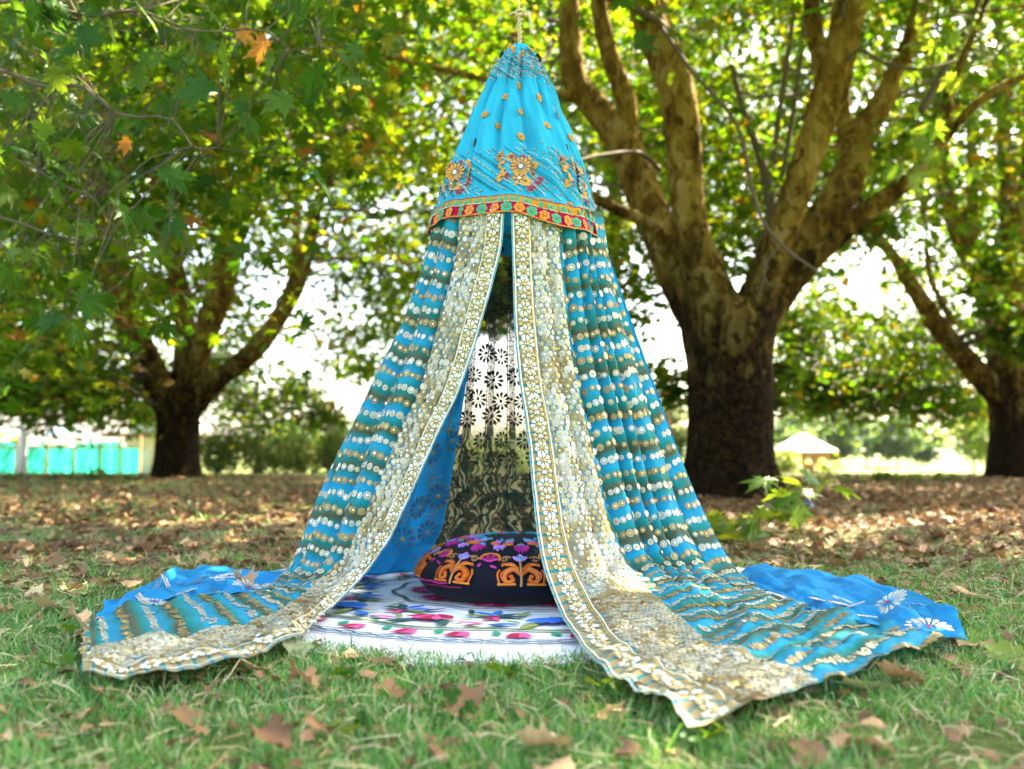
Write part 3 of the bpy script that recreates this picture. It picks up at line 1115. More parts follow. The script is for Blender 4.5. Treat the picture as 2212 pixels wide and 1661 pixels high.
tag(t, 'plain bright blue cloth with silver sunbursts, spread behind the right striped drape', 'drape', 'bright blue lining cloths of the tent')
cl = blue_right.mesh('cloth', M['blue'], 70, 200, t)
for i, (x, y, s_) in enumerate([(1786, 1306, 1.05), (1925, 1318, 1.0), (2003, 1362, 0.95), (1700, 1295, 0.8)]):
    u, v = blue_right.near(gd(x, y, 0.05)); put(blue_right, SUNBURST, 'sunburst', u, v, cl, i, s_)
for i, (x, y, r) in enumerate([(1732, 1306, 1.5), (1845, 1312, 1.5), (1870, 1325, 1.5), (1960, 1340, 1.2), (2035, 1375, 1.2), (1975, 1310, 1.2)]):
    u, v = blue_right.near(gd(x, y, 0.05)); put(blue_right, BAND, 'embroidered_band', u, v, cl, r, 0.8)
for i, (x, y) in enumerate([(1665, 1285), (1820, 1300), (1690, 1300)]):
    u, v = blue_right.near(gd(x, y, 0.05)); put(blue_right, SCROLL, 'embroidered_scroll', u, v, cl, 0.5*i)
for i, v in enumerate((0.3, 0.42, 0.55, 0.64, 0.76)):
    put(blue_right, SCROLL, 'embroidered_scroll', 0.04, v, cl, i*1.1, 0.7)
fixp(t)

# ---------------------------------------------------------------- sheer net at the back


def net_disp(u, v):
    return 0.018*ridge(u*9+0.3*np.sin(v*3))*np.interp(v, [0, 0.3, 1], [0.8, 1, 1.1])+0.004*vnoise(u*10, v*6)


net = Drape([(0, np.array([-0.25, 3.72, 1.36]), np.array([0.27, 3.72, 1.36])),
             (0.5, np.array([-0.36, 3.93, 0.70]), np.array([0.40, 3.93, 0.70])),
             (1, np.array([-0.50, 4.16, 0.035]), np.array([0.56, 4.14, 0.035]))],
            1.0, None, [(0, 0.08), (1, 0.05)], net_disp, None, 0.03)
t = empty('net_drape', (0, 4.15, 0))
tag(t, 'sheer dark net curtain with black flowers hanging behind the cushion', 'drape')
cl = net.mesh('cloth', M['net'], 130, 90, t)
NETF = petal_flower('net_flower', 11, 0.008, 0.042, [M['t_black'], M['t_black']], 0.2)
NETF_B = petal_flower('net_flower', 11, 0.008, 0.048, [thread('dull_gold_thread', (0.07, 0.055, 0.018)), M['t_black']], 0.2)
rs = np.random.default_rng(5)
cells = [(i, j) for i in range(9) for j in range(15)]
for i, j in cells:
    u = (i+0.5+0.5*(j % 2)*0.9)/9.5+rs.uniform(-0.02, 0.02); v = 0.05+j*0.063+rs.uniform(-0.012, 0.012)
    if not 0.03 < u < 0.97:
        continue
    if v < 0.38 and rs.random() < 0.45:
        continue
    put(net, NETF if v < 0.66 else NETF_B, 'net_flower', u, v, cl, rs.uniform(0, 6), rs.uniform(0.72, 1.0), -0.004)
dots = MB()
for i in range(130):
    m = net.basis(rs.uniform(0.05, 0.95), rs.uniform(0.05, 0.8), -0.004)
    r = rs.uniform(0.004, 0.008)
    dots.fan([m @ Vector((r*math.cos(a), r*math.sin(a), 0)) for a in np.arange(7)*2*PI/7], m @ Vector((0, 0, -0.002)))
tag(dots.build('net_dots', M['t_black'], cl), kind='stuff')
for k in range(10):                                  # seams along the pleats
    u = np.full(40, (k+0.05)/9.0*0.98+0.005); v = np.linspace(0.02, 0.99, 40)
    P, _, _, n = net.frame(u, v, net.ev)
    mb = MB(); mb.tube(P-n*0.002, 0.0022, 4); mb.build('pleat_seam', M['t_black'], cl)
fixp(t)

# ---------------------------------------------------------------- cap
CZ = np.array([1.262, 1.30, 1.397, 1.48, 1.565, 1.683, 1.79, 1.853, 1.90, 1.935, 1.957, 1.964])
CR = np.array([0.308, 0.297, 0.266, 0.239, 0.206, 0.157, 0.113, 0.086, 0.063, 0.045, 0.027, 0.005])
CX = 0.012


def cap_pt(th, z, off=0.0):
    th = np.asarray(th, float); z = np.asarray(z, float)
    r = np.interp(z, CZ, CR)
    q = np.clip((z-1.262)/0.7, 0, 1)
    w = th+0.16*np.sin(2*th+1)+0.1*np.sin(3*th+0.4)
    f = ridge(w*17/(2*PI)+0.15*np.sin(z*4))
    f2 = np.sin(w*5+0.8)+0.35*np.sin(w*29+3*np.sin(z*9))+0.2*np.sin(w*47+z*30)
    amp = np.interp(q, [0, 0.15, 0.4, 0.75, 0.93, 1], [0.03, 0.05, 0.15, 0.27, 0.32, 0.06])
    rr = r*(1+amp*f+0.35*amp*f2)+off
    dz = 0.012*np.sin(th*3+0.7)*np.clip(1-q*5, 0, 1)+0.006*np.sin(th*7)*np.clip(1-q*5, 0, 1)-0.02*np.cos(th)*np.clip(1-q*4, 0, 1)
    cx = np.interp(z, [1.262, 1.7, 1.974], [0.008, 0.012, 0.03])
    return np.stack([cx+rr*np.cos(th), AY+rr*np.sin(th), z+dz], -1)


cap = empty('tent_cap', (0.01, 3.5, 1.26))
tag(cap, 'turquoise conical silk tent top with gold sprigs and a red flowered hem', 'tent top')
nth, nz = 300, 80
th, zz = np.meshgrid(np.linspace(0, 2*PI, nth, endpoint=False), np.concatenate([np.linspace(1.262, 1.9, 66), np.linspace(1.905, 1.9639, 14)]))
V = cap_pt(th, zz).reshape(-1, 3)
i, j = np.meshgrid(np.arange(nth), np.arange(nz-1))
F = np.column_stack([(j*nth+i).ravel(), (j*nth+(i+1) % nth).ravel(), ((j+1)*nth+(i+1) % nth).ravel(), ((j+1)*nth+i).ravel()])
cap_cl = mobj('cloth', np_mesh('cap_cloth', V, F, M['cap'], smooth=True), cap)


def cap_ring(z0, z1, off, mat, name):
    a = np.linspace(0, 2*PI, 301)
    mb = MB(); mb.strip(cap_pt(a, np.full(301, z0), off), cap_pt(a, np.full(301, z1), off))
    return mb.build(name, mat, cap, True)


red_b = cap_ring(1.2605, 1.2995, 0.003, M['red_band'], 'red_band')
orange_b = cap_ring(1.3005, 1.328, 0.003, M['orange_band'], 'orange_band')
cap_ring(1.2585, 1.2625, 0.0045, M['t_orange'], 'hem_piping')
cap_ring(1.3265, 1.3292, 0.005, M['t_wine'], 'seam_line')


def cap_basis(th, z, off=0.004):
    e = 0.01
    p = cap_pt(th, z, off)
    x = cap_pt(th+e, z, off)-cap_pt(th-e, z, off)
    y = cap_pt(th, z+e, off)-cap_pt(th, z-e, off)
    x = Vector(x).normalized(); y = Vector(y).normalized(); zc = x.cross(y).normalized(); y = zc.cross(x)
    m = Matrix.Identity(4)
    for r in range(3):
        m[r][0], m[r][1], m[r][2], m[r][3] = x[r], y[r], zc[r], p[r]
    return m


BF_G = petal_flower('border_flower', 6, 0.0, 0.0185, [M['t_green'], M['t_ochre'], M['t_gold']], 0.2, fat=1.35)
BF_O = petal_flower('border_flower', 6, 0.0, 0.0185, [M['t_orange'], M['t_gold'], M['t_wine']], 0.2, fat=1.35)
for k in range(46):
    o = mobj('border_flower', BF_G if k % 2 else BF_O, red_b)
    o.matrix_basis = cap_basis(-PI/2+0.05+k*2*PI/46, 1.279, 0.005) @ Matrix.Rotation(k*0.9, 4, 'Z')
OB = petal_flower('band_leaf', 2, 0.0, 0.016, [M['t_green'], M['t_ochre']], 0.2)
for k in range(46):
    o = mobj('band_leaf', OB, orange_b)
    o.matrix_basis = cap_basis(-PI/2+k*2*PI/46, 1.312, 0.0045)
SPOT = petal_flower('sprig', 6, 0.0, 0.0165, [M['t_ochre'], M['t_gold'], M['t_black']], 0.22, fat=1.25)
rs = np.random.default_rng(8)
for k in range(8):
    for ri, (z, off) in enumerate(((1.545, 0.0), (1.60, 0.5), (1.66, 0.0), (1.72, 0.5), (1.775, 0.0))):
        if ri == 4 and k % 2:
            continue
        a = -PI/2+0.12+(k+off)*2*PI/8+rs.uniform(-0.08, 0.08)
        o = mobj('sprig', SPOT, cap_cl)
        o.matrix_basis = cap_basis(a, z+rs.uniform(-0.012, 0.012), 0.005) @ Matrix.Rotation(rs.uniform(0, 6), 4, 'Z') @ Matrix.Diagonal((1.0, 0.75, 1, 1))
for k in range(11):
    o = mobj('sprig', SPOT, cap_cl)
    o.matrix_basis = cap_basis(k*2*PI/11+0.3, 1.905+0.02*(k % 2), 0.005)
BIG = petal_flower('sprig_bloom', 13, 0.004, 0.034, [M['t_ochre'], M['seq_s'], M['t_wine']], 0.2)
MID = petal_flower('sprig_bloom', 6, 0.0, 0.027, [M['t_ochre'], M['seq_s'], M['t_gold']], 0.2)
SML = petal_flower('sprig_bloom', 8, 0.002, 0.018, [M['t_ochre'], M['t_wine'], M['t_gold']], 0.3)
BUD = petal_flower('sprig_bud', 2, 0.0, 0.017, [M['t_wine'], M['t_red'], M['t_cream']], 0.25)
GL = petal_flower('sprig_leaf', 1, 0.0, 0.02, [M['t_ochre'], M['t_gold']], 0.1)
for k in range(7):
    a0 = -PI/2+0.06+k*2*PI/7

    def pl(me, name, dx, dz, s=1.0, rot=0.0):
        o = mobj(name, me, cap_cl)
        o.matrix_basis = cap_basis(a0+dx/0.255, 1.432+dz*0.88, 0.0055) @ Matrix.Rotation(rot, 4, 'Z') @ Matrix.Scale(s, 4)
    pl(BIG, 'sprig_bloom', 0.004, 0.01, 1.0, k)
    pl(MID, 'sprig_bloom', -0.002, -0.038, 1.0, k*2)
    pl(SML, 'sprig_bloom', -0.07, 0.058)
    pl(SML, 'sprig_bloom', -0.028, 0.052, 0.95)
    pl(SML, 'sprig_bloom', 0.046, -0.016, 0.95)
    pl(BUD, 'sprig_bud', 0.062, -0.044, 1.0, 1.0)
    pl(BUD, 'sprig_bud', 0.034, -0.078, 1.0, 0.7)
    pl(BUD, 'sprig_bud', 0.012, 0.054, 0.6, 0.1)
    pl(BUD, 'sprig_bud', -0.04, -0.03, 0.7, 1.5)
    for dx, dz, r in ((-0.06, 0.02, 2.6), (-0.05, -0.01, 3.6), (0.04, 0.04, 0.6), (-0.062, -0.035, 3.2), (0.02, -0.055, 5.5), (0.05, 0.02, 0.2)):
        pl(GL, 'sprig_leaf', dx, dz, 0.9, r)
# beads: diagonal strings on the lower skirt and round the crown
BV = np.array([(1, 0, 0), (0, 1, 0), (-1, 0, 0), (0, -1, 0), (0, 0, 1), (0, 0, -0.6)], float)
BFc = np.array([(0, 1, 4), (1, 2, 4), (2, 3, 4), (3, 0, 4), (1, 0, 5), (2, 1, 5), (3, 2, 5), (0, 3, 5)])
beads = {0: [], 1: [], 2: []}
for zone, (z0, z1, n) in enumerate(((1.335, 1.545, 92), (1.79, 1.94, 100))):
    for k in range(n):
        a = k*2*PI/n
        top = z1-0.03*abs(math.sin(k*2.4))-rs.uniform(0, 0.03)
        kind = [0, 1, 2, 2, 0, 1, 2][k % 7]
        z = z0+rs.uniform(0, 0.02)
        aa = a
        dash = 0
        while z < top:
            dash += 1
            if kind != 0 or dash % 9 < 7:
                if not (kind == 1 and dash % 5):
                    beads[kind].append((cap_pt(aa, z, 0.003), 0.0046 if kind == 1 else (0.0029 if kind == 0 else 0.0021)))
            r = float(np.interp(z, CZ, CR))
            st = 0.0052 if kind != 2 else 0.0036
            z += st*0.62
            aa -= st*0.8/r
for k in range(7):                                   # beaded stems of the sprigs
    a0 = -PI/2+0.06+k*2*PI/7
    for path in (((0.012, -0.01), (0.03, -0.05), (0.05, -0.065), (0.075, -0.1)), ((0.03, -0.05), (0.062, -0.044)), ((0.05, -0.065), (0.01, -0.07), (-0.01, -0.06)),
                 ((-0.06, 0.05), (-0.03, 0.03), (0.0, 0.02)), ((0.03, 0.02), (0.045, 0.05), (0.035, 0.06))):
        P = np.array(path)
        for q in np.linspace(0, len(P)-1, 9*(len(P)-1)):
            x, y = np.interp(q, range(len(P)), P[:, 0]), np.interp(q, range(len(P)), P[:, 1])
            beads[0].append((cap_pt(a0+x/0.255, 1.432+y*0.88, 0.005), 0.003))
for k in range(300):
    if k % 10 < 8:
        beads[0].append((cap_pt(k*2*PI/300, 1.300, 0.006), 0.0034))
for kind, mk, nm in ((0, 't_silver', 'silver_beads'), (1, 't_ochre', 'copper_beads'), (2, 't_dteal', 'dark_stitches')):
    P = np.array([b[0] for b in beads[kind]]); S = np.array([b[1] for b in beads[kind]])
    V, F = instance(BV, BFc, np.tile(np.eye(3), (len(P), 1, 1)), P, S)
    tag(mobj(nm, np_mesh(nm, V, F, M[mk]), cap_cl), kind='stuff')
fixp(cap)

hoop = MB()
a = np.linspace(0, 2*PI, 61)
hoop.tube(np.stack([0.008+0.285*np.cos(a), AY+0.285*np.sin(a), np.full(61, 1.325)], 1), 0.007, 6)
tag(hoop.build('hoop', M['cane'], None, True), 'cane hoop inside the turquoise tent top that spreads the drapes', 'hoop')

# ---------------------------------------------------------------- rope
rope = empty('rope', (0.03, 3.5, 1.97))
tag(rope, 'knotted natural cotton rope from which the turquoise tent top hangs', 'rope')
top = at(1120, -60, 3.5)
kn = at(1121, 30, 3.5)
bot = np.array([0.03, 3.5, 1.945])
for s_ in (-1, 1):
    q = np.linspace(0, 1, 30)
    pts = bot[None]+(kn-bot)[None]*q[:, None]
    pts[:, 0] += s_*0.0045*np.cos(q*26); pts[:, 1] += s_*0.0045*np.sin(q*26)
    mb = MB(); mb.tube(pts, 0.0045, 6); mb.build('strand', M['rope'], rope, True)
mb = MB()
q = np.linspace(0, 1, 24)
pts = kn[None]+(np.array([0.02, 3.5, 2.72])-kn)[None]*q[:, None]
mb.tube(pts, 0.0042, 6); mb.build('strand', M['rope'], rope, True)
mb = MB()
a = np.linspace(0, 4.6*PI, 46)
mb.tube(np.stack([kn[0]+0.011*np.cos(a), kn[1]+0.011*np.sin(a), kn[2]-0.02+0.04*a/a[-1]], 1), 0.005, 6); mb.build('knot', M['rope'], rope, True)
mb = MB()
mb.tube([kn+np.array([0.005, -0.008, 0]), kn+np.array([0.03, -0.01, 0.004]), kn+np.array([0.042, -0.01, -0.03]), kn+np.array([0.044, -0.01, -0.075])], [0.004, 0.004, 0.004, 0.006], 6)
mb.tube([kn+np.array([-0.005, -0.008, 0]), kn+np.array([-0.025, -0.01, 0.0]), kn+np.array([-0.04, -0.01, -0.012])], 0.004, 6)
mb.build('loose_end', M['rope'], rope, True)
fixp(rope)

# ---------------------------------------------------------------- rug
RX, RY, RZ = 0.05, 3.50, 0.016
rug = empty('rug', (RX, RY, 0))
rug.scale = (1.13, 1.13, 1)
tag(rug, 'round white felt rug embroidered with pink tulips and blue flowers', 'rug')
n = 220
a = np.linspace(0, 2*PI, n, endpoint=False)
rs = np.random.default_rng(12)
R0 = 1.025+0.035*np.sin(3*a+1)+0.025*np.sin(7*a+2)+0.014*np.sin(13*a+1)+0.008*np.sin(23*a)+rs.uniform(-0.006, 0.006, n)
R0 -= 0.10*np.exp(-((a-(PI*1.5-0.33))/0.035)**2) + 0.05*np.exp(-((a-(PI*1.5-0.42))/0.06)**2)
rings = [(0.0, RZ), (0.3, RZ), (0.6, RZ), (0.85, RZ+0.001), (0.95, RZ+0.002), (0.985, RZ-0.003), (1.0, RZ-0.009), (0.995, 0.001)]
V = []
for f, z in rings:
    zz_ = z+(0.004*np.sin(5*a+f*9)+0.003*np.sin(17*a+f*31))*(f > 0.88)
    V.append(np.stack([R0*f*np.cos(a), R0*f*np.sin(a), zz_], 1))
V = np.concatenate(V)
i, j = np.meshgrid(np.arange(n), np.arange(len(rings)-1))
F = np.column_stack([(j*n+i).ravel(), (j*n+(i+1) % n).ravel(), ((j+1)*n+(i+1) % n).ravel(), ((j+1)*n+i).ravel()])
felt = mobj('felt', np_mesh('felt', V, F, M['felt'], smooth=True), rug)


def ring_ribbon(name, fn_r, w, mat, z=0.006, N=360):
    aa = np.linspace(0, 2*PI, N+1)
    r = fn_r(aa)
    z = RZ+z
    mb = MB()
    mb.strip(np.stack([(r-w/2)*np.cos(aa), (r-w/2)*np.sin(aa), np.full(N+1, z)], 1), np.stack([(r+w/2)*np.cos(aa), (r+w/2)*np.sin(aa), np.full(N+1, z)], 1))
    return mb.build(name, mat, felt)


ring_ribbon('border_line', lambda q: 0.872+0.004*np.sin(40*q), 0.006, M['t_purple'])
ring_ribbon('border_line', lambda q: 0.826+0.004*np.sin(33*q+1), 0.006, M['t_purple'])
ring_ribbon('chain_stitch', lambda q: 0.849+0.011*np.sin(50*q), 0.008, M['t_dkgreen'], 0.0065)
ring_ribbon('chain_stitch', lambda q: 0.849-0.011*np.sin(50*q), 0.008, M['t_dteal'], 0.0072)
ring_ribbon('vine', lambda q: 0.708+0.012*np.sin(12*q), 0.012, M['t_dkgreen'], 0.0065)
ring_ribbon('vine', lambda q: 0.695+0.012*np.sin(12*q), 0.009, M['t_olive'], 0.006)
ring_ribbon('vine', lambda q: 0.40+0.008*np.sin(12*q), 0.010, M['t_dkgreen'], 0.006)


def flat(name, polys, mats):
    mb = MB()
    for k, (pts, m) in enumerate(polys):
        z = RZ+0.006+0.0004*k
        c = np.mean(pts, axis=0)
        mb.fan([(p[0], p[1], z) for p in pts], (c[0], c[1], z+0.0015), m)
    me = bpy.data.meshes.new(name); me.from_pydata(mb.V, [], mb.F)
    me.polygons.foreach_set('material_index', mb.M)
    for m in mats:
        me.materials.append(m)
    return me


def petal2(x, y, ang, L, w, bend=0.0):
    o = []
    for t, s in ((0, 0), (0.25, 0.7), (0.55, 1.0), (0.85, 0.55), (1.0, 0), (0.85, -0.55), (0.55, -1.0), (0.25, -0.7)):
        px, py = L*t, s*w/2+bend*math.sin(t*PI)*L
        o.append((x+px*math.cos(ang)-py*math.sin(ang), y+px*math.sin(ang)+py*math.cos(ang)))
    return np.array(o)


# tulips hang outward between the vine and the border; built at angle 0, copies turned about the rug's centre
tul = []
for dy in (-1, 1):
    tul.append((np.array([(0.742, 0.0), (0.748, 0.020*dy), (0.775, 0.027*dy), (0.803, 0.034*dy), (0.794, 0.012*dy), (0.805, 0.0)]), 0 if dy > 0 else 1))
TULIP = flat('tulip', tul, [M['t_pink'], M['t_red']])
tl = flat('tulip_leaf', [(petal2(0.728, 0.0, 0.25, 0.05, 0.026), 0)], [M['t_green']])
NT = 34
for k in range(NT):
    q = k*2*PI/NT+0.07
    o = mobj('tulip', TULIP, felt); o.rotation_euler = (0, 0, q+rs.uniform(-0.015, 0.015))
    o = mobj('tulip_leaf', tl, felt); o.rotation_euler = (0, 0, q+PI/NT)
inner = []
for s_ in (-1, 1):
    inner.append((petal2(0.60, 0.03*s_, 0.6*s_, 0.10, 0.035), 2))
    inner.append((petal2(0.53, 0.055*s_, 1.9*s_, 0.10, 0.03, 0.1*s_), 3))
    inner.append((petal2(0.47, 0.05*s_, 1.1*s_, 0.10, 0.028, 0.1*s_), 4))
    inner.append((petal2(0.62, 0.085*s_, 1.5*s_, 0.08, 0.03), 0))
    inner.append((petal2(0.44, 0.035*s_, 0.5*s_, 0.09, 0.02), 5))
for k in range(5):
    inner.append((petal2(0.555, 0.0, -0.9+0.45*k, 0.085, 0.042), 0 if k % 2 else 6))
BLOSSOM_A = flat('blossom', inner, [M['t_blue'], M['t_red'], M['t_olive'], M['t_dkgreen'], M['t_dteal'], M['t_olive'], M['t_blue']])
BLOSSOM_B = flat('blossom', inner, [M['t_pink'], M['t_red'], M['t_dkgreen'], M['t_olive'], M['t_blue'], M['t_dkgreen'], M['t_red']])
for k in range(12):
    o = mobj('blossom', BLOSSOM_A if k % 2 else BLOSSOM_B, felt); o.rotation_euler = (0, 0, k*PI/6+0.09)
core = []
for k in range(5):
    core.append((petal2(0.28, 0.0, -1.0+0.5*k, 0.09, 0.04), k % 2))
for s_ in (-1, 1):
    core.append((petal2(0.24, 0.04*s_, 0.8*s_, 0.08, 0.025), 2))
CORE = flat('heart_blossom', core, [M['t_pink'], M['t_red'], M['t_dkgreen']])
extra = [(petal2(0.50, -0.02, 0.5, 0.09, 0.026), 0), (petal2(0.50, 0.02, -0.5, 0.09, 0.026), 1), (petal2(0.64, 0.0, 1.2, 0.06, 0.022), 2), (petal2(0.64, 0.0, -1.2, 0.06, 0.022), 2),
         (petal2(0.58, 0.03, 0.9, 0.07, 0.02, 0.1), 3), (petal2(0.58, -0.03, -0.9, 0.07, 0.02, -0.1), 3), (petal2(0.44, 0.0, 0.0, 0.07, 0.03), 4)]
XB = flat('spray', extra, [M['t_pink'], M['t_red'], M['t_dkgreen'], M['t_olive'], M['t_blue']])
for k in range(12):
    o = mobj('spray', XB, felt); o.rotation_euler = (0, 0, k*PI/6+0.09+PI/12)
for k in range(10):
    o = mobj('heart_blossom', CORE, felt); o.rotation_euler = (0, 0, k*PI/5)
wool = MB()                                          # loose fibres on the felt's edge
for k in range(900):
    q = rs.uniform(PI, 2*PI)
    r = float(np.interp(q, a, R0))
    p = np.array([(r-0.01)*math.cos(q), (r-0.01)*math.sin(q), RZ-0.006+rs.uniform(-0.006, 0.008)])
    d_ = np.array([math.cos(q)+rs.normal(0, 0.7), math.sin(q)+rs.normal(0, 0.7), rs.uniform(-0.6, 0.6)])*rs.uniform(0.012, 0.035)
    s_ = np.array([-math.sin(q), math.cos(q), 0.3])*0.0012
    wool.strip([p-s_, p+d_*0.5-s_+(0, 0, 0.003), p+d_-s_*0.3], [p+s_, p+d_*0.5+s_+(0, 0, 0.003), p+d_+s_*0.3])
tag(wool.build('wool_fibres', M['felt'], felt), kind='stuff')

# ---------------------------------------------------------------- cushion
CUX, CUY, CUZ = 0.01, 3.41, RZ+0.006
cush = empty('cushion', (CUX, CUY, CUZ))
cush.rotation_euler = (math.radians(1.0), 0, 0)
tag(cush, 'round black floor cushion embroidered with orange scrolls and magenta flowers', 'cushion')
prof = [(0.0, 0.205), (0.08, 0.203), (0.16, 0.195), (0.225, 0.178), (0.28, 0.150), (0.318, 0.116), (0.335, 0.085), (0.334, 0.066),
        (0.322, 0.045), (0.30, 0.022), (0.27, 0.006), (0.20, 0.0), (0.0, 0.0)]
PR = np.array(prof)*np.array([1.0, 0.93])
PS = np.concatenate([[0], np.cumsum(np.linalg.norm(np.diff(PR, axis=0), axis=1))])


def cu(th, s, off=0.0):
    """point on the cushion at angle th and distance s from its crown"""
    r = hermite(PS, PR[:, 0], np.array([s]))[0]; z = hermite(PS, PR[:, 1], np.array([s]))[0]
    r2 = hermite(PS, PR[:, 0], np.array([s+0.004]))[0]; z2 = hermite(PS, PR[:, 1], np.array([s+0.004]))[0]
    t_ = np.array([r2-r, z2-z]); t_ /= np.linalg.norm(t_)+1e-9
    nr, nz_ = -t_[1], t_[0]
    wob = 1+0.012*math.sin(th*5+1)+0.008*math.sin(th*9)
    r = (r+nr*off)*wob
    return (r*math.cos(th), r*math.sin(th), z+nz_*off)


mb = MB()
nS, nT = 34, 72
ss = np.linspace(0.0, PS[-1], nS)
for s in ss:
    for k in range(nT):
        mb.V.append(cu(k*2*PI/nT, s)); mb.U.append((0, 0))
for i in range(nS-1):
    for k in range(nT):
        mb.F.append((i*nT+k, (i+1)*nT+k, (i+1)*nT+(k+1) % nT, i*nT+(k+1) % nT)); mb.M.append(0)
cover = mb.build('cover', M['black_cloth'], cush, True)
s_seam = float(PS[7])
sb = s_seam-0.012


def stitch(name, paths, mats, r=0.0032, wide=1.32):
    """paths: list of (points (across, up from the seam line), slot)"""
    mb = MB()
    for pts, m in paths:
        P = np.array(pts, float)
        q = np.linspace(0, len(P)-1, max(6, (len(P)-1)*4))
        P2 = hermite(np.arange(len(P)), P, q) if len(P) > 2 else np.stack([np.interp(q, range(len(P)), P[:, c]) for c in (0, 1)], 1)
        mb.tube([cu(x*wide/0.33, sb-y*1.08, 0.0024) for x, y in P2], r*1.3, 4, m)
    me = bpy.data.meshes.new(name); me.from_pydata(mb.V, [], mb.F)
    me.polygons.foreach_set('material_index', mb.M)
    for m in mats:
        me.materials.append(m)
    return me


sc_paths = []
for sg in (1, -1):
    for k, (dr, slot) in enumerate(((0.0, 0), (0.007, 1), (-0.006, 1))):
        sc_paths.append(([(sg*(0.004+dr*0.3), 0.036+dr), (sg*0.018, 0.05+dr), (sg*(0.040+dr), 0.032), (sg*0.034, 0.010-dr*0.6), (sg*(0.020-dr*0.5), 0.014), (sg*0.022, 0.026-dr*0.4), (sg*0.029, 0.024)], slot))
    sc_paths.append(([(sg*0.005, 0.044), (sg*0.02, 0.062), (sg*0.048, 0.066)], 0))
    sc_paths.append(([(sg*0.005, 0.050), (sg*0.024, 0.070), (sg*0.05, 0.060)], 1))
    sc_paths.append(([(sg*0.050, 0.004), (sg*0.056, 0.03), (sg*0.052, 0.045)], 1))
    sc_paths.append(([(sg*0.055, 0.002), (sg*0.03, 0.003), (sg*0.012, 0.004)], 0))
sc_paths.append(([(0, -0.002), (0.001, 0.03), (0, 0.085)], 2))
SCR = stitch('orange_scroll', sc_paths, [M['t_orange'], thread('burnt_orange_thread', (0.60, 0.11, 0.01)), thread('tan_thread', (0.40, 0.22, 0.08))], 0.0034)
lot = [([(-0.02, 0.10), (-0.012, 0.088), (0, 0.083), (0.012, 0.088), (0.02, 0.10), (0.010, 0.098), (0, 0.112), (-0.010, 0.098), (-0.02, 0.10)], 0),
       ([(-0.011, 0.094), (0, 0.088), (0.011, 0.094)], 1), ([(0, 0.090), (0, 0.103)], 1)]
for sg in (1, -1):
    lot.append(([(sg*0.026, 0.096), (sg*0.040, 0.100), (sg*0.052, 0.092), (sg*0.046, 0.080), (sg*0.036, 0.086), (sg*0.042, 0.094)], 2))
LOT = stitch('lilac_lotus', lot, [M['t_lilac'], M['t_aqua'], thread('brown_thread', (0.30, 0.15, 0.06))], 0.003)
fan = []
for k in range(7):
    an = math.radians(-70+k*23.3)
    fan.append(([(0, 0.078), (0.026*math.sin(an), 0.078+0.034*max(0.15, math.cos(an)))], k % 2))
fan.append(([(-0.03, 0.085), (-0.024, 0.108), (0, 0.116), (0.024, 0.108), (0.03, 0.085)], 2))
fan.append(([(-0.02, 0.066), (-0.026, 0.056)], 0)); fan.append(([(0.01, 0.06), (0.026, 0.055)], 0))
FAN = stitch('magenta_fan', fan, [M['t_magenta'], M['t_wine'], M['t_orange']], 0.0036)
NC = 9
for k in range(NC):
    q = -PI/2+0.055+k*2*PI/NC
    for me, nm, dq in ((SCR, 'orange_scroll', 0), (LOT, 'lilac_lotus', 0), (FAN, 'magenta_fan', PI/NC)):
        o = mobj(nm, me, cover); o.rotation_euler = (0, 0, q+dq)
top1, top2 = [], []
for k in range(9):
    an = math.radians(-100+k*25)
    top1.append(([(0, 0.168), (0.030*math.sin(an), 0.168-0.040*max(0.2, math.cos(an)))], 0))
top1 += [([(-0.012, 0.176), (0, 0.168), (0.012, 0.176), (0, 0.184), (-0.012, 0.176)], 2)]
for k in range(5):
    an = math.radians(-90+k*45)
    top2.append(([(0, 0.165), (0.024*math.sin(an), 0.165-0.026*max(0.1, math.cos(an)))], 1))
for sg in (1, -1):
    top2.append(([(sg*0.008, 0.175), (sg*0.03, 0.182), (sg*0.052, 0.190)], 3))
    top2.append(([(sg*0.010, 0.184), (sg*0.03, 0.196), (sg*0.05, 0.2)], 4))
    top2.append(([(sg*0.012, 0.205), (sg*0.035, 0.21), (sg*0.05, 0.225)], 1))
    top2.append(([(sg*0.008, 0.225), (sg*0.03, 0.235), (sg*0.045, 0.25)], 2))
TMS = [M['t_magenta'], M['t_lilac'], M['t_aqua'], M['t_orange'], M['t_pink']]
T1 = stitch('magenta_rosette', top1, TMS, 0.004); T2 = stitch('lilac_spray', top2, TMS, 0.004)
for k in range(9):
    q = -PI/2+0.1+k*2*PI/9
    o = mobj('magenta_rosette', T1, cover); o.rotation_euler = (0, 0, q)
    o = mobj('lilac_spray', T2, cover); o.rotation_euler = (0, 0, q+PI/9)
for yy, mk, gap in ((-0.004, 't_magenta', 0.15), (-0.013, 't_wine', 0.5)):
    k = 0
    while k < 120:
        mb = MB()
        L = random.randint(8, 22)
        if random.random() > gap:
            mb.tube([cu((k+i)*2*PI/120, sb-yy+0.0015*math.sin(i*1.3), 0.002) for i in range(L)], 0.003, 4)
            mb.build('running_stitch', M[mk], cover)
        k += L

# ---------------------------------------------------------------- trees
LV = [leaf_flat(0, 0.3, 1), leaf_flat(1, 0.3, 2), leaf_flat(2, 0.35, 3)]


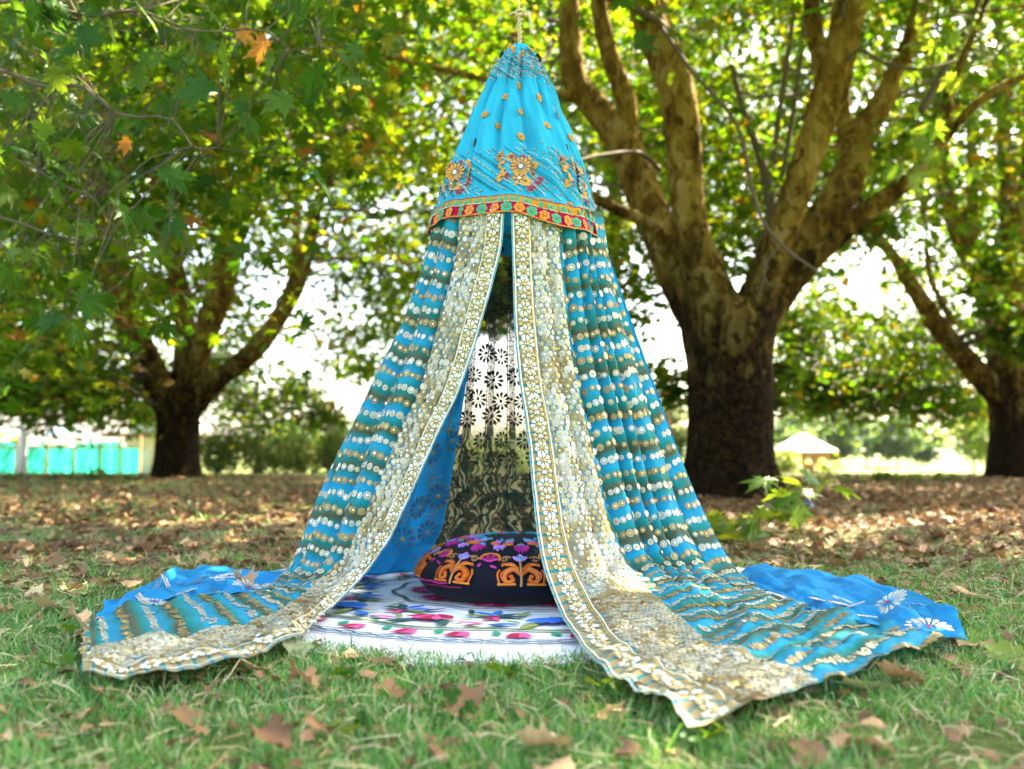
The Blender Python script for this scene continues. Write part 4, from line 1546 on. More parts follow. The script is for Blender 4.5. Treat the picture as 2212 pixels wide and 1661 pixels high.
def limb_pts(pts, D0, extra=None):
    """(x, y, width, dD) in photo units at depth D0+dD -> world polyline and radii, smoothed"""
    P = np.array([at(x, y, D0+d) for x, y, w, d in pts])
    R = np.array([w*0.5*(D0+d)/FPX for x, y, w, d in pts])
    if extra is not None:
        for dx, dy, dz, r in extra:
            P = np.vstack([P, P[-1]+np.array([dx, dy, dz])]); R = np.append(R, r)
    k = np.arange(len(P))
    q = np.linspace(0, len(P)-1, (len(P)-1)*5+1)
    return hermite(k, P, q), hermite(k, R, q)


def remeshed(name, tubes, voxel, mat, parent, seg=14, rough=0.02):
    mb = MB()
    for P, R in tubes:
        mb.tube(P, R, seg)
    me = bpy.data.meshes.new(name)
    me.from_pydata(mb.V, [], mb.F)
    tmp = bpy.data.objects.new('tmp_trunk', me)
    col.objects.link(tmp)
    md = tmp.modifiers.new('r', 'REMESH'); md.mode = 'VOXEL'; md.voxel_size = voxel
    ms = tmp.modifiers.new('s', 'SMOOTH'); ms.factor = 0.5; ms.iterations = 4
    dg = bpy.context.evaluated_depsgraph_get()
    out = bpy.data.meshes.new_from_object(tmp.evaluated_get(dg))
    bpy.data.objects.remove(tmp)
    bpy.data.meshes.remove(me)
    n = len(out.vertices)
    co = np.zeros(n*3, np.float32); no = np.zeros(n*3, np.float32)
    out.vertices.foreach_get('co', co)
    out.vertices.foreach_get('normal', no)
    co = co.reshape(-1, 3); no = no.reshape(-1, 3)
    x, y, z = co.T
    d = 0.5*vnoise(x*3+z, y*3+z*2, 1.0, 1)+0.35*vnoise(x*8-z*2, y*8+z*6, 1.0, 2)+0.3*vnoise(x*19+z*5, z*14+y*9, 1.0, 5)
    co = co+no*(rough*d)[:, None]
    out.vertices.foreach_set('co', co.ravel())
    out.polygons.foreach_set('use_smooth', np.ones(len(out.polygons), bool))
    out.materials.clear()
    out.materials.append(mat)
    out.name = name
    out.update()
    return mobj(name, out, parent)


def branch_mesh(name, branches, mat, parent):
    Vs, Fs, n = [], [], 0
    for P, R, seg in branches:
        V, F = tube_np(P, R, seg)
        Vs.append(V); Fs.append(F+n); n += len(V)
    return mobj(name, np_mesh(name, np.concatenate(Vs), np.concatenate(Fs), mat, smooth=True), parent)


def crown_leaves(name, centres, per, spread, size, kind, rng, mat, parent, droop=0.25):
    T = []
    for c, s in centres:
        n = int(per*rng.uniform(0.7, 1.3))
        g = rng.normal(0, 1, (n, 3))*np.array([spread, spread, spread*0.6])*s
        g[:, 2] -= droop*np.hypot(g[:, 0], g[:, 1])
        T.append(np.asarray(c)+g)
    T = np.concatenate(T)
    n = len(T)
    Rm = rot_random(n, 0.15, 1.35, rng)
    S = rng.uniform(0.65, 1.15, n)*size
    V, F = instance(LV[kind][0]-np.array([0, 0.35, 0]), LV[kind][1], Rm, T, S)
    o = mobj(name, np_mesh(name, V, F, mat), parent)
    tag(o, kind='stuff')
    return n


def twigs_to(centres, anchors, rng, r0=0.022, sag=0.25):
    A = np.array(anchors)
    out = []
    for c, s in centres:
        c = np.asarray(c)
        d = np.linalg.norm(A-c, axis=1)+np.clip(A[:, 2]-c[2], 0, 9)*0.8
        a = A[np.argmin(d)]
        L = np.linalg.norm(c-a)
        if L > 5.5 or L < 0.2:
            continue
        q = np.linspace(0, 1, 7)
        P = a+(c-a)*q[:, None]
        P[:, 2] += sag*L*0.3*np.sin(q*PI)
        P[1:-1] += rng.normal(0, 0.035*L, (5, 3))
        out.append((P, np.linspace(min(r0, 0.008+0.006*L), 0.004, 7), 4))
        for _ in range(2):
            e = c+rng.normal(0, 0.4, 3)
            m = P[4]
            out.append((np.array([m, (m+e)/2+rng.normal(0, 0.05, 3), e]), np.array([0.006, 0.005, 0.003]), 3))
    return out


def to_px(p):
    """where a world point falls in the photograph, 2212 px wide"""
    x, y, z = p[0], p[1], p[2]-CAM_H
    f = CP*y+SP*z
    u = -SP*y+CP*z
    return 1106+FPX*x/f, 830.5-FPX*u/f


# ---- the plane tree beside the tent
D0 = 9.77
T1L = [
    ([(1578, 1100, 255, 0), (1577, 1070, 215, 0), (1577, 980, 190, 0), (1577, 880, 184, 0), (1575, 790, 186, 0), (1574, 720, 205, 0), (1578, 655, 215, 0)], None),
    ([(1550, 740, 120, 0), (1500, 658, 118, 0.1), (1440, 536, 104, 0.25), (1388, 414, 94, 0.4), (1338, 285, 92, 0.5)], None),
    ([(1345, 310, 80, 0.5), (1290, 235, 72, 0.55), (1240, 165, 66, 0.6), (1232, 50, 60, 0.6), (1222, -60, 52, 0.7), (1200, -220, 40, 0.8)], [(-0.3, 0.2, 1.5, 0.05)]),
    ([(1345, 330, 70, 0.4), (1352, 219, 58, 0.3), (1318, 122, 50, 0.2), (1296, 24, 46, 0.1), (1280, -120, 38, 0)], [(-0.2, -0.3, 1.5, 0.04)]),
    ([(1575, 740, 130, -0.2), (1540, 634, 112, -0.3), (1494, 488, 88, -0.4), (1477, 341, 92, -0.5), (1462, 195, 96, -0.6), (1424, 98, 92, -0.6), (1386, 0, 76, -0.7), (1350, -140, 60, -0.8)], [(-0.4, -0.5, 1.5, 0.06)]),
    ([(1440, 120, 66, -0.6), (1428, 40, 44, -0.5), (1420, -80, 40, -0.4)], [(0.1, 0.2, 1.8, 0.05)]),
    ([(1600, 730, 120, -0.1), (1644, 620, 92, -0.25), (1700, 475, 80, -0.4), (1744, 341, 80, -0.5), (1783, 219, 80, -0.6), (1817, 98, 82, -0.7), (1838, 0, 84, -0.7), (1860, -150, 66, -0.8)], [(0.4, -0.5, 1.6, 0.06)]),
    ([(1795, 190, 60, -0.5), (1765, 100, 46, -0.3), (1752, 0, 44, -0.2), (1735, -130, 36, 0)], [(-0.2, 0.4, 1.8, 0.04)]),
    ([(1605, 720, 110, 0.3), (1690, 590, 100, 0.5), (1765, 495, 94, 0.6), (1822, 405, 90, 0.7), (1866, 290, 72, 0.8), (1919, 195, 56, 0.9), (1963, 98, 48, 0.9), (1990, 0, 44, 1.0), (2010, -140, 36, 1.1)], [(0.3, 0.4, 1.6, 0.04)]),
    ([(1840, 370, 56, 0.7), (1825, 280, 44, 0.9), (1822, 200, 36, 1.0), (1850, 60, 30, 1.2), (1860, -60, 24, 1.3)], None),
    ([(1610, 735, 110, 0), (1680, 640, 84, -0.1), (1749, 565, 64, -0.2), (1800, 522, 56, -0.2), (1871, 458, 50, -0.3), (1949, 400, 47, -0.4), (2017, 336, 38, -0.5), (2038, 290, 34, -0.5), (2052, 195, 28, -0.5), (2110, 60, 22, -0.4), (2150, -60, 18, -0.4)], None),
    ([(2025, 325, 30, -0.5), (2090, 240, 27, -0.7), (2160, 190, 24, -0.9), (2230, 155, 22, -1.1), (2330, 100, 18, -1.3)], None),
    ([(1440, 505, 40, 0.2), (1383, 473, 36, 0.0), (1330, 450, 32, -0.1), (1280, 425, 27, -0.2), (1180, 370, 22, -0.4), (1050, 330, 16, -0.5)], None),
    ([(1260, 210, 30, 0.6), (1160, 195, 27, 0.3), (1050, 172, 23, 0.0), (940, 145, 20, -0.2), (850, 125, 17, -0.3), (760, 105, 14, -0.4), (690, 88, 9, -0.5)], None),
]
tree = empty('plane_tree', tuple(at(1578, 1085, D0)))
tag(tree, 'plane tree with thick ochre limbs rising just right of the tent', 'tree', 'plane trees')
tubes = [limb_pts(p, D0, e) for p, e in T1L]
tubes = tubes[:1]+[(P_, R_*0.87) for P_, R_ in tubes[1:]]
# root flare
base = at(1578, 1085, D0)
for k in range(7):
    a = k*2*PI/7+0.4
    tubes.append((np.array([base+np.array([0.2*math.cos(a), 0.2*math.sin(a), 0.5]), base+np.array([0.4*math.cos(a), 0.4*math.sin(a), 0.12]), base+np.array([0.62*math.cos(a), 0.62*math.sin(a), -0.06])]), np.array([0.2, 0.15, 0.07])))
# the long bough that carries the rope, above the picture
bough = np.array([at(1390, -120, D0-0.7), [0.9, 7.6, 5.3], [0.35, 5.8, 4.0], [0.08, 4.4, 3.0], [0.02, 3.5, 2.75], [-0.1, 2.6, 2.85], [-0.3, 1.6, 3.2]])
kk = np.arange(7)
qq = np.linspace(0, 6, 31)
tubes.append((hermite(kk, bough, qq), hermite(kk, np.array([0.12, 0.09, 0.075, 0.06, 0.045, 0.035, 0.015]), qq)))
remeshed('trunk', tubes, 0.035, M['bark'], tree, 16, 0.018)
rng1 = np.random.default_rng(21)
anchors1 = [p for P, R in tubes[1:14]+tubes[-1:] for p in P[::3]]
cen = []
while len(cen) < 330:                                # crown round and above the limbs
    c = np.array([2.0, 9.8, 6.6])+rng1.uniform(-1, 1, 3)*np.array([6.8, 6.6, 5.0])
    e = (c-np.array([2.0, 9.8, 6.6]))/np.array([6.8, 6.6, 5.0])
    if (e**2).sum() > 1 or c[2] < 2.2:
        continue
    px, py = to_px(c)
    if -250 < px < 2460 and py > -130 and c[1] < 10.6:     # keep the limbs and the tent open to view
        continue
    if 900 < px < 1150 and 560 < py:
        continue
    if py > 560 and 1300 < px < 2250:
        continue
    cen.append((c, rng1.uniform(0.8, 1.25)))
for x, y, d, s in ((1380, 600, 10.8, 0.55), (1400, 660, 10.6, 0.5), (1440, 800, 10.6, 0.35), (1450, 850, 10.4, 0.3), (1680, 860, 10.6, 0.25), (1690, 800, 10.5, 0.22), (1340, 560, 11, 0.6), (1690, 500, 11.5, 0.6),
                   (1640, 420, 11.5, 0.7), (1600, 300, 11.6, 0.8), (1560, 520, 11.8, 0.6), (1610, 560, 11.9, 0.6), (1900, 480, 10.2, 0.3), (1940, 300, 10.4, 0.5)):
    cen.append((at(x, y, d), s))
for k in range(70):                                  # leaf clusters added out of view to shade the lawn in front
    cen.append((np.array([4.2, 6.2, 6.8])+rng1.uniform(-1, 1, 3)*np.array([3.2, 3.0, 1.6]), 1.1))
br = twigs_to(cen, anchors1, rng1)
vine = limb_pts([(1430, 60, 9, -0.9), (1500, 160, 9, -1.0), (1560, 225, 8, -1.0), (1600, 290, 9, -1.0), (1622, 400, 9, -1.0), (1650, 480, 8, -1.0), (1700, 540, 8, -1.0), (1750, 575, 6, -1.0), (1778, 597, 4, -1.0)], D0)
br.append((vine[0], vine[1], 6))
for p in ([(1310, -10, 19, -0.9), (1370, 15, 18, -0.9), (1420, 45, 17, -0.8), (1450, 75, 13, -0.7)], [(1640, 560, 22, 1.2), (1665, 450, 24, 1.2), (1640, 330, 20, 1.3), (1610, 250, 16, 1.4), (1580, 140, 12, 1.4)],
          [(1670, 350, 12, 1.2), (1690, 200, 12, 1.2), (1710, 60, 11, 1.2), (1722, -60, 10, 1.2)], [(1690, 380, 10, 1.2), (1720, 200, 11, 1.4), (1738, 40, 9, 1.4)],
          [(1830, 130, 9, -0.8), (1860, 108, 9, -0.9), (1910, 135, 8, -1.0), (1990, 150, 7, -1.1), (2070, 130, 6, -1.1)],
          [(1425, 365, 12, 0.0), (1380, 330, 11, -0.4), (1300, 335, 9, -0.8), (1255, 345, 6, -1.0)],
          [(1990, 240, 18, 0.4), (2040, 150, 16, 0.4), (2090, 60, 14, 0.4), (2130, -40, 12, 0.4)], [(1640, 640, 5, -0.9), (1660, 560, 4, -1.0), (1690, 530, 3, -1.0)], [(1650, 560, 4, -1.0), (1655, 610, 4, -1.0), (1690, 620, 3, -1.0)]):
    P, R = limb_pts(p, D0)
    br.append((P, R, 6))
branch_mesh('branches', br, M['twig'], tree)
vis = [c for c in cen if to_px(c[0])[1] > -250]
hid = [c for c in cen if to_px(c[0])[1] <= -250]
crown_leaves('crown', vis, 120, 0.46, 0.165, 1, rng1, M['leaf'], tree)
crown_leaves('upper_crown', hid, 100, 0.5, 0.19, 0, rng1, M['leaf'], tree)  # also holds the out-of-view clusters added for shade
L2 = np_mesh('leaf', LV[2][0], LV[2][1], M['leaf_fresh'])
rl = np.random.default_rng(33)
for cx, cy, n, sp, dd in ((2010, 300, 9, 45, -0.9), (2000, 345, 7, 40, -1.0), (2060, 120, 8, 42, -1.5), (2130, 90, 8, 40, -1.7), (1925, 265, 6, 36, -0.6), (1930, 105, 5, 34, -0.9), (1960, 70, 3, 30, -0.9), (1480, 60, 4, 26, -1.2)):
    for k in range(n):
        p = at(cx+rl.normal(0, sp), cy+rl.normal(0, sp*0.8), D0+dd+rl.normal(0, 0.3))
        o = mobj('leaf', L2, tree)
        s = rl.uniform(0.19, 0.27)
        o.matrix_basis = Matrix.Translation(p) @ Matrix(rot_random(1, 0.3, 1.5, rl)[0].tolist()).to_4x4() @ Matrix.Scale(s, 4)
fixp(tree)


def other_tree(D0, limbs, label, centre, rad, ncl, per, kind, size, seed, zmin, keep, extra=(), voxel=0.05, spread=0.5, mat='leaf', bark='bark_far', shoots=()):
    b = limbs[0][0][0]
    root = at(b[0], b[1], D0)
    tr = empty('plane_tree', tuple(root))
    tag(tr, label, 'tree', 'plane trees')
    tubes = [limb_pts(p, D0, e) for p, e in limbs]
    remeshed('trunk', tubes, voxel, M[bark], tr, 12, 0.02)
    rg = np.random.default_rng(seed)
    anchors = [p for P, R in tubes[1:] for p in P[::3]]
    cen = []
    C, Rr = np.array(centre), np.array(rad)
    tries = 0
    while len(cen) < ncl and tries < 60000:
        tries += 1
        e = rg.uniform(-1, 1, 3)
        if (e**2).sum() > 1:
            continue
        c = C+e*Rr
        if c[2] < zmin:
            continue
        px, py = to_px(c)
        if not keep(px, py, c):
            continue
        cen.append((c, rg.uniform(0.7, 1.3)))
    for x, y, d, s in extra:
        for k in range(5):
            cen.append((at(x+k*rg.normal(0, 9), y+k*rg.normal(0, 7), d+k*rg.normal(0, 0.3)), s))
    br = twigs_to(cen, anchors, rg, 0.03)
    for p in shoots:
        P, R = limb_pts(p, D0)
        br.append((P, R, 6))
    branch_mesh('branches', br, M['twig'], tr)
    crown_leaves('crown', cen, per, spread, size, kind, rg, M[mat], tr)
    fixp(tr)
    return tr


def keep2(px, py, c):
    if 170 < px < 760 and py > 300 and c[1] < 19.8:
        return False
    if py > 640 and 640 < px < 900 and RNG.random() < 0.55:
        return False
    if py > 560 and 210 < px < 640 and c[1] < 20.5:
        return False
    if py > 880:
        return False
    if 560 < px < 860 and py > 640 and RNG.random() < 0.6:
        return False
    if 930 < px < 1500 and py > 560:
        return False
    return True


T2L = [
    ([(382, 1036, 130, 0), (382, 1010, 104, 0), (384, 940, 94, 0), (386, 880, 96, 0), (388, 840, 104, 0)], None),
    ([(365, 880, 66, 0), (325, 790, 62, -0.2), (285, 710, 64, -0.3), (255, 610, 70, -0.5), (238, 520, 58, -0.6), (220, 420, 44, -0.7), (215, 250, 32, -0.8), (205, 60, 26, -0.9)], [(-0.5, 0, 2.5, 0.08)]),
    ([(385, 860, 54, 0.2), (400, 760, 50, 0.4), (395, 660, 44, 0.6), (370, 540, 36, 0.8), (340, 400, 30, 1.0), (330, 200, 24, 1.2), (330, 0, 20, 1.2)], None),
    ([(400, 870, 60, -0.1), (430, 760, 54, -0.2), (470, 650, 58, -0.3), (490, 560, 62, -0.3), (500, 480, 50, -0.3), (470, 330, 34, -0.3), (455, 180, 28, -0.4), (450, 0, 22, -0.5)], None),
    ([(500, 520, 46, -0.3), (540, 430, 34, -0.2), (560, 330, 26, 0), (590, 160, 20, 0), (600, 0, 18, 0)], None),
    ([(410, 880, 62, 0), (470, 820, 46, -0.2), (540, 765, 46, -0.4), (600, 690, 42, -0.6), (645, 600, 42, -0.8), (675, 490, 30, -0.9), (700, 400, 24, -1.0), (750, 300, 20, -1.1), (810, 220, 14, -1.2)], None),
    ([(645, 600, 30, -0.8), (640, 500, 22, -0.6), (650, 380, 18, -0.4), (690, 220, 14, -0.2), (700, 60, 12, 0)], None),
    ([(300, 730, 22, -0.3), (350, 690, 16, -0.6), (380, 690, 12, -0.8)], None),
]
other_tree(19.4, T2L, 'plane tree with a dark trunk left of the tent before the teal fence', (-6.5, 18.8, 8.0), (9.5, 6.0, 7.0), 430, 120, 0, 0.20, 41, 1.6, keep2,
           [(120, 830, 18, 1.0), (60, 800, 17, 1.0), (30, 850, 17.5, 0.8), (200, 860, 18.5, 0.7), (260, 820, 21, 0.8), (150, 760, 17, 1.0), (90, 720, 17, 1.1), (500, 850, 26.2, 0.92), (560, 880, 25.5, 0.92), (640, 850, 26.2, 0.80),
            (700, 900, 25.5, 0.57), (790, 790, 27.0, 0.80), (840, 880, 25.5, 0.57), (860, 700, 27.0, 0.92), (730, 720, 26.0, 0.80), (470, 780, 25.8, 0.92), (330, 880, 25.8, 0.69), (520, 700, 26.0, 1.15), (330, 640, 25.8, 1.15), (420, 600, 25.5, 1.26)],
           shoots=[[(480, 480, 14, -1), (560, 420, 12, -1.2), (700, 440, 9, -1.5), (850, 470, 6, -2)], [(660, 560, 12, -1), (760, 560, 10, -1.2), (860, 590, 6, -1.6)],
                   [(500, 430, 14, -2), (640, 330, 12, -3), (780, 270, 10, -4), (950, 220, 8, -5), (1060, 205, 6, -6)], [(240, 560, 12, -1), (160, 540, 10, -1.2), (60, 600, 7, -1.5)]])


def keep3(px, py, c):
    if px > 1840 and py > 230 and c[1] < 19.4:
        return False
    if py > 905:
        return False
    if px > 2110 and py > 560:
        return False
    if 1300 < px < 1720 and py > 500:
        return False
    if px < 1750 and py > 660:
        return False
    return True


T3L = [
    ([(2196, 1044, 150, 0), (2194, 1010, 122, 0), (2194, 930, 108, 0), (2192, 850, 112, 0), (2190, 760, 112, 0), (2188, 680, 110, 0)], None),
    ([(2185, 900, 60, 0), (2150, 850, 56, -0.2), (2090, 780, 50, -0.4), (2030, 710, 46, -0.6), (1985, 640, 38, -0.8), (1935, 560, 30, -0.9), (1880, 490, 22, -1.0), (1850, 420, 16, -1.0)], None),
    ([(2190, 760, 80, 0), (2150, 660, 66, 0.2), (2110, 570, 54, 0.3), (2080, 520, 48, 0.4), (2050, 440, 36, 0.5), (2030, 330, 26, 0.6), (2020, 180, 20, 0.6)], None),
    ([(2195, 720, 90, 0), (2200, 620, 80, 0), (2190, 520, 60, 0), (2180, 420, 44, 0), (2170, 300, 30, 0), (2160, 120, 24, 0), (2150, -40, 20, 0)], None),
    ([(2205, 720, 80, 0.2), (2240, 620, 66, 0.4), (2280, 480, 50, 0.6), (2330, 300, 36, 0.8)], None),
    ([(2095, 540, 36, 0.3), (2100, 430, 24, 0.3), (2095, 300, 18, 0.3), (2080, 150, 14, 0.3)], None),
    ([(2190, 500, 36, -0.3), (2215, 380, 26, -0.5), (2225, 200, 20, -0.7)], None),
    ([(2060, 700, 20, -0.5), (2010, 600, 16, -0.3), (2000, 500, 12, -0.2), (1990, 400, 10, 0)], None),
]
other_tree(19.0, T3L, 'dark leaning plane tree at the right edge of the lawn', (10.0, 18.6, 7.5), (8.5, 5.2, 6.5), 330, 120, 0, 0.20, 43, 1.4, keep3,
           [(1760, 780, 25.9, 1.15), (1830, 830, 25.9, 1.15), (1890, 850, 25.2, 1.15), (1960, 800, 25.2, 1.26), (1900, 740, 25.9, 1.38), (1820, 700, 25.2, 1.26), (1980, 860, 26.7, 0.92), (2040, 840, 25.9, 1.03), (1780, 860, 25.7, 0.92), (1740, 860, 26.2, 0.69),
            (2070, 760, 26.4, 1.15), (2100, 680, 25.2, 1.15), (1990, 700, 25.7, 1.26), (1760, 640, 25.9, 0.92), (2110, 870, 25.9, 0.69), (1850, 780, 25.7, 1.15), (1930, 830, 26.4, 1.38), (2020, 780, 26.2, 1.26), (1720, 740, 26.4, 0.57), (1715, 690, 25.2, 0.57), (1740, 820, 26.2, 0.69),
            (2150, 650, 16.5, 0.25), (2180, 700, 16.5, 0.25), (2200, 730, 16.5, 0.3), (2160, 560, 17, 0.3)])

def keep5(px, py, c):
    if py > 560:
        return False
    return True


T5L = [([(1310, 1020, 90, 0), (1308, 960, 70, 0), (1306, 800, 66, 0), (1300, 600, 70, 0)], None),
       ([(1300, 640, 50, 0), (1240, 480, 40, 0.5), (1180, 300, 30, 1), (1150, 100, 24, 1)], None),
       ([(1300, 640, 50, 0), (1330, 450, 36, -0.5), (1300, 250, 28, -0.6), (1290, 50, 20, -0.7)], None),
       ([(1305, 650, 44, 0), (1150, 520, 30, -0.5), (1000, 400, 22, -1), (860, 330, 14, -1.5)], None)]
other_tree(27.0, T5L, 'plane tree behind the tent whose trunk the striped drapes hide', (0.5, 27.5, 11.5), (11, 7.5, 8.0), 360, 110, 0, 0.23, 47, 4.6, keep5, [(1040, 600, 26, 0.8), (1085, 640, 26.5, 0.7), (1015, 650, 26, 0.7), (1105, 580, 26, 0.8), (980, 600, 26, 0.9), (1060, 680, 27, 0.6), (900, 620, 26, 0.9)], voxel=0.07, spread=0.62)


def keep6(px, py, c):
    if py > 860 or (py > 700 and px > 420):
        return False
    return True


T6L = [([(-60, 1020, 70, 0), (-58, 940, 56, 0), (-55, 820, 56, 0)], None),
       ([(-55, 850, 40, 0), (20, 700, 30, 0), (80, 520, 24, 0), (120, 300, 18, 0)], None),
       ([(-55, 850, 40, 0), (-120, 700, 30, 0), (-150, 500, 22, 0)], None)]
other_tree(31.0, T6L, 'plane tree beyond the lawn past the left edge of the picture', (-17.5, 31, 9.0), (9, 6, 8), 240, 80, 0, 0.24, 53, 2.0, keep6, voxel=0.08, spread=0.65)
T7L = [([(2420, 1020, 70, 0), (2420, 900, 56, 0), (2420, 780, 56, 0)], None),
       ([(2420, 800, 40, 0), (2330, 640, 30, 0), (2250, 450, 22, 0), (2200, 250, 16, 0)], None),
       ([(2420, 800, 40, 0), (2480, 600, 30, 0), (2500, 400, 22, 0)], None)]
other_tree(31.0, T7L, 'plane tree beyond the lawn past the right edge of the picture', (20.5, 31, 9.0), (9, 6, 8), 200, 80, 0, 0.24, 59, 2.4, keep6 if False else (lambda px, py, c: py < 820), voxel=0.08, spread=0.65)

# ---------------------------------------------------------------- near bough, top left
bo = empty('leafy_bough', (-3.2, 5.2, 3.1))
tag(bo, 'near bough of large dark green plane leaves hanging into the top left corner', 'bough')
rb = np.random.default_rng(61)
LB = [np_mesh('leaf', *leaf_flat(2, c, s), M['leaf_part']) for s, c in enumerate((0.25, 0.45, 0.6, 0.15))]
LO = np_mesh('leaf', *leaf_flat(2, 0.7, 9), M['dry_orange'])
sticks = [([(-260, 120, 26, 0.6), (-60, 150, 20, 0.3), (150, 190, 15, 0), (330, 260, 10, -0.2), (480, 330, 6, -0.3)]),
          ([(-260, 20, 24, 0.6), (0, 10, 18, 0.2), (260, 30, 14, 0), (520, 70, 9, 0), (700, 110, 5, 0.1)]),
          ([(-260, 420, 20, 1.2), (-40, 470, 15, 1.0), (200, 520, 10, 0.8), (380, 560, 6, 0.8), (480, 640, 4, 0.8)]),
          ([(-260, 280, 20, 1.4), (0, 340, 14, 1.2), (180, 420, 9, 1.0), (300, 520, 5, 1.0)])]
bl = []
allp = []
for p in sticks:
    P, R = limb_pts(p, 4.6)
    R = R*0.5
    P[:, 0] += 0.03*np.sin(np.arange(len(P))*0.9); P[:, 2] += 0.03*np.sin(np.arange(len(P))*1.3)
    bl.append((P, R, 6)); allp += [q for q in P]
allp = np.array(allp)
cnt = 0
while cnt < 285:
    x = rb.uniform(-40, 820); y = rb.uniform(-60, 700)
    dens = 1.15-(x/820)*0.85-(y/700)*0.75
    if rb.random() > dens:
        continue
    D = rb.uniform(4.0, 6.6)
    p = at(x, y, D)
    a_ = allp[np.argmin(((allp-p)**2).sum(1))]
    o = mobj('leaf', LB[cnt % 4], bo)
    s = rb.uniform(0.11, 0.22)
    # tips hang: the leaf plane is tilted towards the viewer
    Rm = Matrix(rot_random(1, 0.5, 1.45, rb)[0].tolist())
    yv = Rm @ Vector((0, 1, 0))
    if yv.z > 0.2:
        Rm = Rm @ Matrix.Rotation(PI, 3, 'Z')
    o.matrix_basis = Matrix.Translation(p) @ Rm.to_4x4() @ Matrix.Scale(s, 4)
    if np.linalg.norm(a_-p) < 1.4:
        m_ = (a_+p)/2+rb.normal(0, 0.04, 3)+np.array([0, 0, 0.04])
        bl.append((np.array([a_, m_, p]), np.array([0.004, 0.003, 0.002]), 3))
    cnt += 1
for x, y, D, s, r in ((565, 95, 4.6, 0.19, 0.2), (525, 80, 4.7, 0.12, -0.5), (272, 320, 4.5, 0.11, 0.1)):
    o = mobj('leaf', LO, bo)
    o.matrix_basis = Matrix.Translation(at(x, y-30, D)) @ Matrix.Rotation(math.radians(-80), 4, 'X') @ Matrix.Rotation(r, 4, 'Y') @ Matrix.Scale(s, 4)
    tag(o, 'orange withered leaf')
branch_mesh('stem', bl, M['twig'], bo)
cc = []
while len(cc) < 110:
    x = rb.uniform(-60, 900); y = rb.uniform(-80, 760)
    if rb.random() > 1.2-(x/900)*0.8-(y/760)*0.7:
        continue
    cc.append((at(x, y, rb.uniform(6.0, 9.0)), 1.0))
crown_leaves('more_leaves', cc, 34, 0.3, 0.17, 1, rb, M['leaf'], bo)
fixp(bo)

# ---------------------------------------------------------------- sprig of fresh leaves at the tree's foot
sp = empty('leafy_branch', tuple(gd(1560, 1180)))
tag(sp, 'fresh green broken branch lying on the leaf litter beside the big trunk', 'branch')
pts = [(1530, 1185, 8, 0), (1580, 1155, 7, 0.1), (1630, 1115, 6, 0.3), (1675, 1075, 5, 0.5), (1715, 1045, 3, 0.7)]
P, R = limb_pts(pts, 5.2)
bl = [(P, R, 5)]
rsg = np.random.default_rng(71)
for k in range(38):
    q = P[rsg.integers(0, len(P))]
    c = q+rsg.normal(0, 1, 3)*np.array([0.13, 0.15, 0.07])
    c[2] = max(c[2], 0.05)
    bl.append((np.array([q, (q+c)/2+np.array([0, 0, 0.02]), c]), np.array([0.003, 0.0025, 0.002]), 3))
    o = mobj('leaf', L2, sp)
    o.matrix_basis = Matrix.Translation(c) @ Matrix(rot_random(1, 0.4, 1.3, rsg)[0].tolist()).to_4x4() @ Matrix.Scale(rsg.uniform(0.15, 0.25), 4)
branch_mesh('stem', bl, M['twig'], sp)
fixp(sp)

# ---------------------------------------------------------------- things far off
M['net_teal'] = cloth('teal_shade_net', (0.02, 0.42, 0.33), 0.4, 0.7)
M['wood'] = plain('weathered_wood', (0.30, 0.17, 0.09), 0.8, scale=12)
M['pinkwood'] = plain('painted_wood', (0.48, 0.20, 0.12), 0.7, scale=8)
M['whitepaint'] = plain('white_paint', (0.6, 0.61, 0.62), 0.6, var=0.05, scale=4)
M['plaster'] = plain('cream_plaster', (0.62, 0.50, 0.38), 0.85, var=0.12, scale=3)
M['slate'] = plain('brown_roof_sheet', (0.16, 0.09, 0.06), 0.7)
M['yellow'] = plain('yellow_tarpaulin', (0.72, 0.45, 0.06), 0.6)
M['bluepaint'] = plain('pale_blue_panel', (0.28, 0.48, 0.70), 0.6, var=0.06)
M['hill'] = plain('wooded_hill', (0.05, 0.085, 0.06), 0.95, scale=0.05)

# teal fence: posts, rails, net panels
FD = 30.0
fe = empty('net_fence', tuple(gd(150, 1012, 0)*0+np.array([(150-1106)/FPX*FD, FD, -0.3])))
tag(fe, 'teal shade-net fence on posts standing left beyond the lawn', 'fence')
xs_ = [-90, -20, 40, 105, 165, 220, 262, 304]
for k in range(len(xs_)-1):
    x0, x1 = (xs_[k]-1106)/FPX*FD, (xs_[k+1]-1106)/FPX*FD
    mb = MB()
    n = 16
    xx = np.linspace(x0+0.03, x1-0.03, n)
    yy = FD+0.03*np.sin(np.linspace(0, 9, n)+k)
    zt = at(0, 958-6*math.sin(k*1.7), FD)[2]+0.04*np.sin(np.linspace(0, PI, n))*-1
    mb.strip(np.stack([xx, yy, np.full(n, -0.35)], 1), np.stack([xx, yy, zt], 1))
    mb.build('net_panel', M['net_teal'], fe, True)
for x in xs_:
    X = (x-1106)/FPX*FD
    mb = MB(); mb.box((X, FD+0.02, 0.25), (0.03, 0.03, 0.72)); mb.build('post', M['wood'], fe)
mb = MB(); mb.box(((xs_[0]+xs_[-1]-2212)/2/FPX*FD, FD-0.02, at(0, 966, FD)[2]), ((xs_[-1]-xs_[0])/2/FPX*FD, 0.012, 0.03)); mb.build('rail', M['wood'], fe)
fixp(fe)

